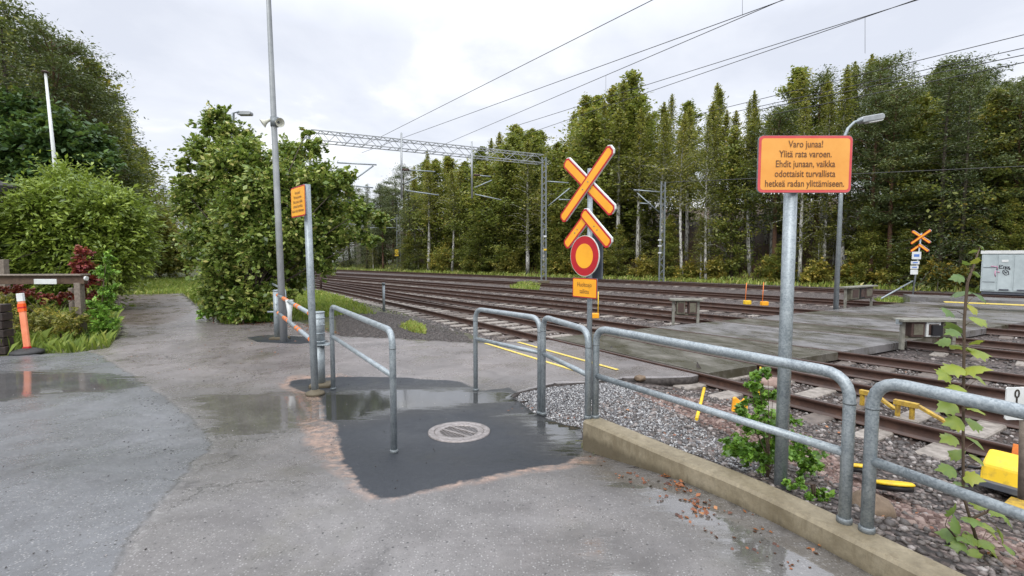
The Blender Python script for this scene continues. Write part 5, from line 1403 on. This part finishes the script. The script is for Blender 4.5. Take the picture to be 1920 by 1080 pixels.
lobe_plant('broadleaf_tree', P(478, 603, 0), [(405, 232, 34, .2), (440, 262, 40), (382, 285, 34), (470, 300, 44), (430, 320, 50), (545, 290, 36), (590, 275, 22), (520, 330, 46), (590, 335, 44), (640, 345, 30), (375, 345, 38), (345, 385, 30), (400, 392, 52), (465, 378, 50), (545, 390, 56), (615, 392, 42), (672, 398, 30), (712, 412, 20),
    (380, 440, 40), (440, 450, 62), (515, 455, 66), (590, 450, 50), (640, 440, 34), (690, 448, 22), (360, 480, 26), (415, 505, 48), (480, 515, 56), (545, 512, 46), (600, 490, 30), (420, 555, 42, -.5), (468, 568, 40, -.9), (515, 550, 30, -.9), (350, 310, 18), (332, 340, 12), (575, 245, 12), (420, 215, 18), (455, 400, 52, -1.0), (500, 350, 44, -.9), (490, 455, 56, -1.0), (545, 430, 46, -.9), (425, 460, 40, -.8)], 15.2, 115000, .128, 1.6, 'l_mid', 'bark', 'round leafy tree with yellowing leaves in the middle left, behind the swing gate', 'tree', 1.35, .022, tmean=.56)
lobe_plant('willow_shrub', P(150, 575, 0), [(135, 375, 72), (75, 405, 72), (200, 400, 70), (235, 440, 58), (130, 450, 100), (40, 440, 70), (215, 485, 70), (90, 510, 80), (265, 470, 34), (170, 530, 60), (30, 510, 60), (110, 340, 34)], 17.5, 60000, .19, 2.8, 'l_willow', 'bark', 'large light green willow shrub behind the wooden barrier', 'shrub', 1.2, .03, tmean=.5)
lobe_plant('broadleaf_tree', (-20, 25, 0), [(40, 230, 62), (110, 262, 52), (170, 275, 42), (60, 300, 60), (150, 315, 48), (0, 290, 60), (195, 305, 26)], 24.5, 34000, .25, 1.4, 'l_dark', 'bark', 'dense dark green maple-like tree around the lower half of the flagpole', 'tree', 1.3, .05, tmean=.45)
lobe_plant('shrub', P(300, 522, 0), [(300, 430, 40), (280, 470, 36), (325, 470, 36), (310, 495, 26), (345, 495, 26), (262, 498, 24)], 40, 14000, .24, 1.7, 'l_birch', 'twig', 'green shrub at the far end of the path between the willow and the round tree', 'shrub', 1, .03, tmean=.6)
lobe_plant('creeper', P(160, 630, 0), [(155, 475, 17, 0), (152, 500, 22, 0), (160, 525, 22, 0), (165, 560, 20, 0), (170, 585, 14, 0)], 11.75, 3800, .07, 1.3, 'l_red', 'twig', 'red creeper climbing the post at the end of the wooden barrier', 'climbing plant', .4, .012, tmean=.45)
lobe_plant('creeper', P(90, 630, 0), [(10, 545, 12, 0), (35, 546, 14, 0), (60, 552, 13, 0), (85, 560, 12, 0), (110, 557, 11, 0), (135, 555, 12, 0), (150, 550, 10, 0)], 11.8, 2600, .06, 1.3, 'l_red', 'twig', 'red creeper garland hanging under the wooden barrier beam', 'climbing plant', .3, .008, tmean=.3)
lobe_plant('shrub', P(192, 635, 0), [(200, 480, 14, .4), (195, 510, 18, .4), (205, 545, 18, .3), (190, 580, 24, 0), (200, 610, 24, 0), (180, 630, 22, 0), (195, 645, 16, -.2)], 11.3, 4200, .10, 2.6, 'l_fresh', 'twig', 'tall light green weeds beside the red creeper and the paved path', 'plant', .5, .01, tmean=.35)
for i, (px, py, r_, lab) in enumerate(((1210, 500, 22, 'below the lattice catenary mast'), (1290, 505, 20, 'right of the lattice mast foot'), (1340, 500, 22, 'left of the bare brown slope'), (1450, 500, 26, 'behind the pole of the information sign'), (1530, 505, 24, 'just right of the information sign pole'), (1610, 500, 26, 'beside the curved lamp pole'),
        (1670, 505, 24, 'left of the distant crossbuck'), (1750, 510, 26, 'right of the distant crossbuck'), (1800, 515, 24, 'left of the container'), (900, 480, 24, 'under the right drop post'), (960, 485, 24, 'left of the gantry mast'), (1060, 490, 26, 'behind the crossbuck plates'), (1130, 490, 22, 'right of the round sign'), (830, 478, 24, 'right of the small cabinets'), (1640, 440, 40, 'high on the bank above the far equipment bench'), (1780, 450, 40, 'high on the bank left of the container'), (1010, 450, 36, 'half way up the bank behind the gantry mast'), (870, 440, 34, 'half way up the bank behind the gantry'))):
    q = bank_pt(px, 1.0 if py > 465 else 6); z_ = float(gz(q[:1], q[1:])[0]); c = Q(px, py, q[1]); k = F / q[1]
    lobe_plant('shrub', (q[0], q[1], z_), [(px, py, r_), (px - r_ * .8, py + r_ * .5, r_ * .7), (px + r_ * .8, py + r_ * .4, r_ * .7), (px, py + r_ * .8, r_ * .7)], q[1], 4200, .18, 1.6, 'l_olive' if i % 2 else 'l_birch', 'twig', 'leafy bank shrub ' + lab, 'shrub', 1, .02, 'shrubs at the foot of the wooded bank', tmean=.62)
# saplings near the railings
lobe_plant('sapling', P(1440, 895, .25), [(1420, 705, 22, .1), (1400, 720, 18, 0), (1425, 745, 24, .1), (1450, 735, 18, .15), (1410, 790, 30, 0), (1445, 800, 32, .1), (1400, 840, 34, 0), (1440, 850, 38, .05), (1490, 845, 36, .25), (1512, 868, 30, .3), (1378, 830, 28, .1), (1395, 770, 22, 0), (1470, 790, 26, .2), (1440, 700, 14, .1)], P(1440, 895, .25)[1], 4600, .042, 1.25, 'l_fresh', 'twig', 'fresh green leafy sapling growing against the pole of the information sign', 'sapling', 1, .0028, tmean=.35, shell=.3)
lobe_plant('ground_plant', P(1525, 935, .25), [(1500, 910, 16, 0), (1525, 925, 18, 0), (1548, 935, 14, 0), (1475, 905, 12, .1)], P(1525, 935, .25)[1], 800, .035, 1.3, 'l_fresh', 'twig', 'low green plant at the wall just left of the railing gap', 'plant', 1, .004, tmean=.3, shell=.4)
b0 = P(1424, 790, .2); MB_o = MB().tube([P(1419, 800, .22), Q(1426, 688, P(1419, 800, .22)[1])], .009, 8).build('yellow_rod', M['yellow']); tag(MB_o, 'thin yellow rod standing inside the green sapling', 'rod')

# tall young maple at the right
def lobed_leaf(bm_v, bm_f, tl, base, d, nrm, s, tint):
    d = d / np.linalg.norm(d); nrm = nrm - d * (nrm @ d); nrm /= np.linalg.norm(nrm); r_ = np.cross(d, nrm)
    prof = [(0, 0), (.22, .02), (.42, .16), (.36, .30), (.52, .46), (.34, .52), (.30, .70), (.16, .74), (0, 1.02)]
    pts = [(x, y) for x, y in prof] + [(-x, y) for x, y in prof[-2:0:-1]]
    k0 = len(bm_v)
    bm_v.append(base + d * s * .42 + nrm * s * .05); tl.append(tint)
    for x, y in pts:
        bm_v.append(base + r_ * x * s * rng.uniform(.9, 1.1) + d * y * s - nrm * s * (.45 * x * x + .22 * y * y) + nrm * s * rng.uniform(-.015, .015)); tl.append(np.clip(tint + rng.normal(0, .06), 0, 1))
    n_ = len(pts)
    for i in range(n_): bm_f.append((k0, k0 + 1 + i, k0 + 1 + (i + 1) % n_))
def maple(base, stems, leaves, label, s_mean):
    root = thing('young_maple', label, 'sapling', base)
    V, Fq, T = [], [], []; pet = MB()
    for st in stems: pet.tube(st, [.009] + [.007] * (len(st) - 2) + [.003], 8)
    for (px, py, Yl, s, tint) in leaves:
        tip_from = Q(px, py, Yl)
        i_ = int(np.argmin([min(np.linalg.norm(np.array(p) - tip_from) for p in st) for st in stems])); st = stems[i_]
        best = min((np.array(a_) * (1 - t) + np.array(b2_) * t for a_, b2_ in zip(st[:-1], st[1:]) for t in np.linspace(0, 1, 9)), key=lambda p: np.linalg.norm(p + [0, 0, .04] - tip_from))
        dv = tip_from - best; L_ = np.linalg.norm(dv) + 1e-6; dv /= L_
        d = dv * .9 + np.array([0, rng.normal(0, .3), -.35]); s0 = tip_from - d / np.linalg.norm(d) * s * .45
        pet.tube([best, (best + s0) / 2 + [0, 0, .01], s0], .0018, 5)
        lobed_leaf(V, Fq, T, s0, d, np.array([rng.normal(0, .4), -.5 + rng.normal(0, .3), .8]), s, tint)
    off = np.array(parent_world(root)); V = np.array(V) - off
    pet.build('stem', M['twig'], root)
    o = link('leaves', mesh_np('leaves', V, np.array(Fq), M['l_maple'], dict(tint=T), True), root)
    return root
Ym = 2.75
b0 = Q(1835, 1050, Ym); b0[2] = .22
st1 = [b0, Q(1806, 930, Ym), Q(1806, 800, Ym + .02), Q(1807, 700, Ym), Q(1808, 600, Ym + .01), Q(1814, 530, Ym), Q(1836, 468, Ym + .02)]
st2 = [Q(1816, 975, Ym), Q(1850, 960, Ym - .02), Q(1880, 940, Ym)]
st3 = [Q(1812, 1000, Ym), Q(1795, 1010, Ym), Q(1772, 985, Ym - .03)]
lv = [(1842, 463, .07, .3), (1824, 470, .06, .4), (1828, 488, .07, .75), (1812, 492, .06, .3), (1795, 520, .09, .15), (1832, 512, .10, .2), (1800, 548, .13, .12), (1840, 556, .12, .1), (1780, 585, .11, .15), (1826, 578, .11, .8), (1790, 612, .14, .12), (1838, 600, .12, .55), (1786, 622, .10, .2), (1795, 648, .17, .5),
      (1830, 640, .10, .6), (1838, 660, .15, .55), (1785, 690, .16, .62), (1828, 690, .16, .7), (1772, 703, .13, .55), (1836, 708, .15, .5), (1796, 730, .12, .6), (1776, 762, .14, .45), (1832, 768, .13, .6), (1790, 792, .14, .5), (1830, 795, .13, .35), (1780, 822, .13, .5), (1832, 828, .14, .4), (1776, 880, .13, .35), (1824, 895, .12, .75), (1836, 940, .13, .5), (1800, 905, .10, .3),
      (1795, 985, .13, .3), (1824, 975, .14, .35), (1776, 1000, .13, .25), (1850, 985, .12, .5), (1870, 960, .10, .45), (1890, 975, .11, .4), (1880, 1005, .12, .45), (1850, 1020, .12, .4), (1800, 1030, .12, .35), (1830, 1045, .12, .45), (1780, 1035, .10, .3), (1866, 1040, .11, .5), (1895, 1030, .10, .35), (1845, 1065, .10, .4), (1788, 960, .12, .3), (1808, 1010, .12, .35), (1862, 1000, .11, .5), (1888, 1045, .11, .4), (1822, 1010, .12, .4), (1835, 860, .12, .5), (1790, 850, .12, .4), (1812, 745, .12, .6), (1768, 640, .10, .3)]
maple(b0, [st1, st2, st3], [(px, py, Ym + rng.uniform(-.09, .09), s * .8, min(1, t + .12)) for px, py, s, t in lv], 'tall young maple with large yellowing leaves in front of the container at the right edge', .12)

# ------------------------------------------------------------------ grass, weeds and fallen leaves
def grass(name, poly, n_, h0, h1, mat='l_grass', tmean=.4, zf=None, wd=.012, lab=None):
    q = scatter(poly, n_); n_ = len(q); z = gz(q[:, 0], q[:, 1]) if zf is None else zf(q[:, 0], q[:, 1])
    B = np.column_stack([q, z]); az = rng.uniform(0, 6.28, n_); h = rng.uniform(h0, h1, n_) * (.6 + .4 * rng.random(n_))
    cl = .5 + .5 * np.sin(q[:, 0] * 3.1 + np.sin(q[:, 1] * 2.3)) * np.cos(q[:, 1] * 2.7); h *= .6 + .5 * cl
    d = np.stack([np.cos(az), np.sin(az), 0 * az], 1); s = np.stack([-np.sin(az), np.cos(az), 0 * az], 1); ln = rng.uniform(.1, .7, n_)[:, None]
    w_ = (wd * rng.uniform(.6, 1.3, n_))[:, None]; hh = h[:, None]; up = np.array([[0, 0, 1.0]])
    V = np.stack([B - s * w_, B + s * w_, B + up * hh * .6 + d * hh * ln * .35 + s * w_ * .7, B + up * hh * (1 - ln * .3) + d * hh * ln, ], 1)
    Ff = np.arange(n_ * 4).reshape(-1, 4)
    t = np.clip(rng.normal(tmean, .2, n_), 0, 1)
    o = link(name, mesh_np(name, V.reshape(-1, 3), Ff, M[mat], dict(tint=np.repeat(t, 4)))); tag(o, None, None, None, 'stuff'); return o
pq = lambda l: [P(x, y, 0)[:2] for x, y in l]
grass('grass', pq([(-200, 672), (0, 664), (60, 662), (140, 659), (205, 650), (226, 618), (214, 585), (190, 560), (-200, 560)]), 16000, .12, .55, tmean=.38, wd=.014)
grass('grass', pq([(216, 553), (205, 540), (200, 525), (380, 522), (440, 560), (500, 570), (525, 600), (500, 603), (420, 607), (380, 580), (345, 550)]), 17000, .10, .45, tmean=.5, wd=.02)
grass('grass', pq([(545, 545), (600, 543), (640, 553), (680, 572), (706, 588), (650, 588), (600, 595), (555, 600), (530, 600)]), 9000, .08, .28, tmean=.45, wd=.012)
grass('grass', pq([(748, 612), (770, 600), (792, 608), (800, 625), (775, 622)]), 900, .08, .22, tmean=.7, wd=.01)
grass('grass', pq([(955, 536), (975, 528), (1015, 529), (1010, 540)]), 2500, .1, .4, tmean=.5, wd=.03)
grass('grass', pq([(1640, 556), (1680, 552), (1700, 560), (1660, 566)]), 900, .1, .3, tmean=.35, wd=.02)
bk_l = [np.array(p) for p in bank[1:9]]
strip = [p + EN * -1.6 for p in bk_l] + [p + EN * 2.6 for p in bk_l[::-1]]
grass('grass', strip, 26000, .15, .6, tmean=.6, wd=.045)
strip2 = [p + EN * 2 for p in bk_l] + [p + EN * 9 for p in bk_l[::-1]]
grass('undergrowth', strip2, 5000, .2, .8, 'l_olive', tmean=.4, wd=.06)
def litter(name, q, z, size, mat, tmean=.4, kind='stuff'):
    C = np.column_stack([q, z]); V, Ff, t = leaf_quads(C, size, 1.3, np.clip(rng.normal(tmean, .25, len(q)), 0, 1), 2.5)
    o = link(name, mesh_np(name, V, Ff, M[mat], dict(tint=t))); tag(o, None, None, None, kind); return o
fl_ = []
for px, py, r_, k in ((1250, 893, 5, 14), (1270, 908, 10, 34), (1286, 918, 8, 22), (1306, 944, 9, 40), (1312, 958, 10, 26), (1235, 935, 12, 8), (1435, 994, 6, 7), (1530, 1035, 6, 6), (1180, 890, 14, 10), (1350, 955, 16, 8), (1385, 968, 10, 5), (1060, 780, 14, 10), (985, 762, 20, 16)):
    c = PG(px, py)[:2]; fl_.append(c + rng.normal(size=(int(k * .75), 2)) * r_ / 210)
q = np.concatenate(fl_); litter('fallen_leaves', q, G(q[:, 0], q[:, 1]) + rng.uniform(.004, .014, len(q)), .032, 'l_brown', .45)
q = np.concatenate([scatter(pgl([(1093, 852), (1600, 1080), (1450, 1080), (1150, 900)]), 60), scatter(pgl([(150, 662), (240, 700), (600, 700), (560, 640), (420, 612), (220, 655)]), 110), scatter(pgl([(380, 600), (520, 608), (640, 640), (500, 640)]), 60)])
litter('fallen_leaves', q, G(q[:, 0], q[:, 1]) + .006, .03, 'l_brown', .35)
q = scatter(near_right, 350); litter('fallen_leaves', q, gz(q[:, 0], q[:, 1]) + .03, .035, 'l_brown', .5)
q = scatter(pq([(420, 609), (500, 604), (600, 610), (640, 628), (600, 625), (520, 612)]), 500); litter('fallen_leaves', q, q[:, 0] * 0 + .02, .04, 'l_brown', .4)
# leafy weeds in the bed right of the path and under the round tree
for px, py, r_, lab in ((455, 592, 16, 'low broad-leaved weed under the round tree, left of the gate post'), (490, 590, 14, 'low light green weed just left of the slim railing'), (400, 585, 18, 'green weed clump at the left foot of the round tree')):
    b_ = P(px, py + r_, 0)
    lobe_plant('weed_plant', b_, [(px - r_ * .6, py, r_), (px + r_ * .7, py + 2, r_), (px, py - r_ * .4, r_ * .8)], b_[1] + .3, 900, .12, 1.5, 'l_fresh', 'twig', lab, 'plant', .5, .008, tmean=.45)
for px, py, r_, lab in ((60, 600, 30, 'tall weeds behind the orange delineator post'), (115, 595, 34, 'tall weeds under the white plate of the wooden barrier'), (30, 575, 24, 'weeds between the dark boards and the delineator post')):
    b_ = P(px, 640, 0)
    lobe_plant('weed_plant', b_, [(px - r_ * .5, py, r_), (px + r_ * .5, py + 8, r_), (px, py + 25, r_)], b_[1] + .6, 2200, .10, 3.0, 'l_birch', 'twig', lab, 'plant', .6, .01, tmean=.55)
# dark shade shrub under the round tree
# far platform edge beyond the crossing
a, b_ = P(1707, 557, .2), P(1960, 569, .2)
o = MB().prism([(a[0], a[1], -.1), (b_[0] + 6, b_[1] - 5, -.1), (b_[0] + 7, b_[1] - 3.4, -.1), (a[0] + .8, a[1] + 1.4, -.1)], (0, 0, .32)).build('platform', M['deck2']); tag(o, kind='structure')
a, b_ = P(1770, 566, .24), P(1990, 575, .24)
o = MB().bar(a, b_, .4, .02).build('platform_edge_line', M['yline']); tag(o, kind='structure')
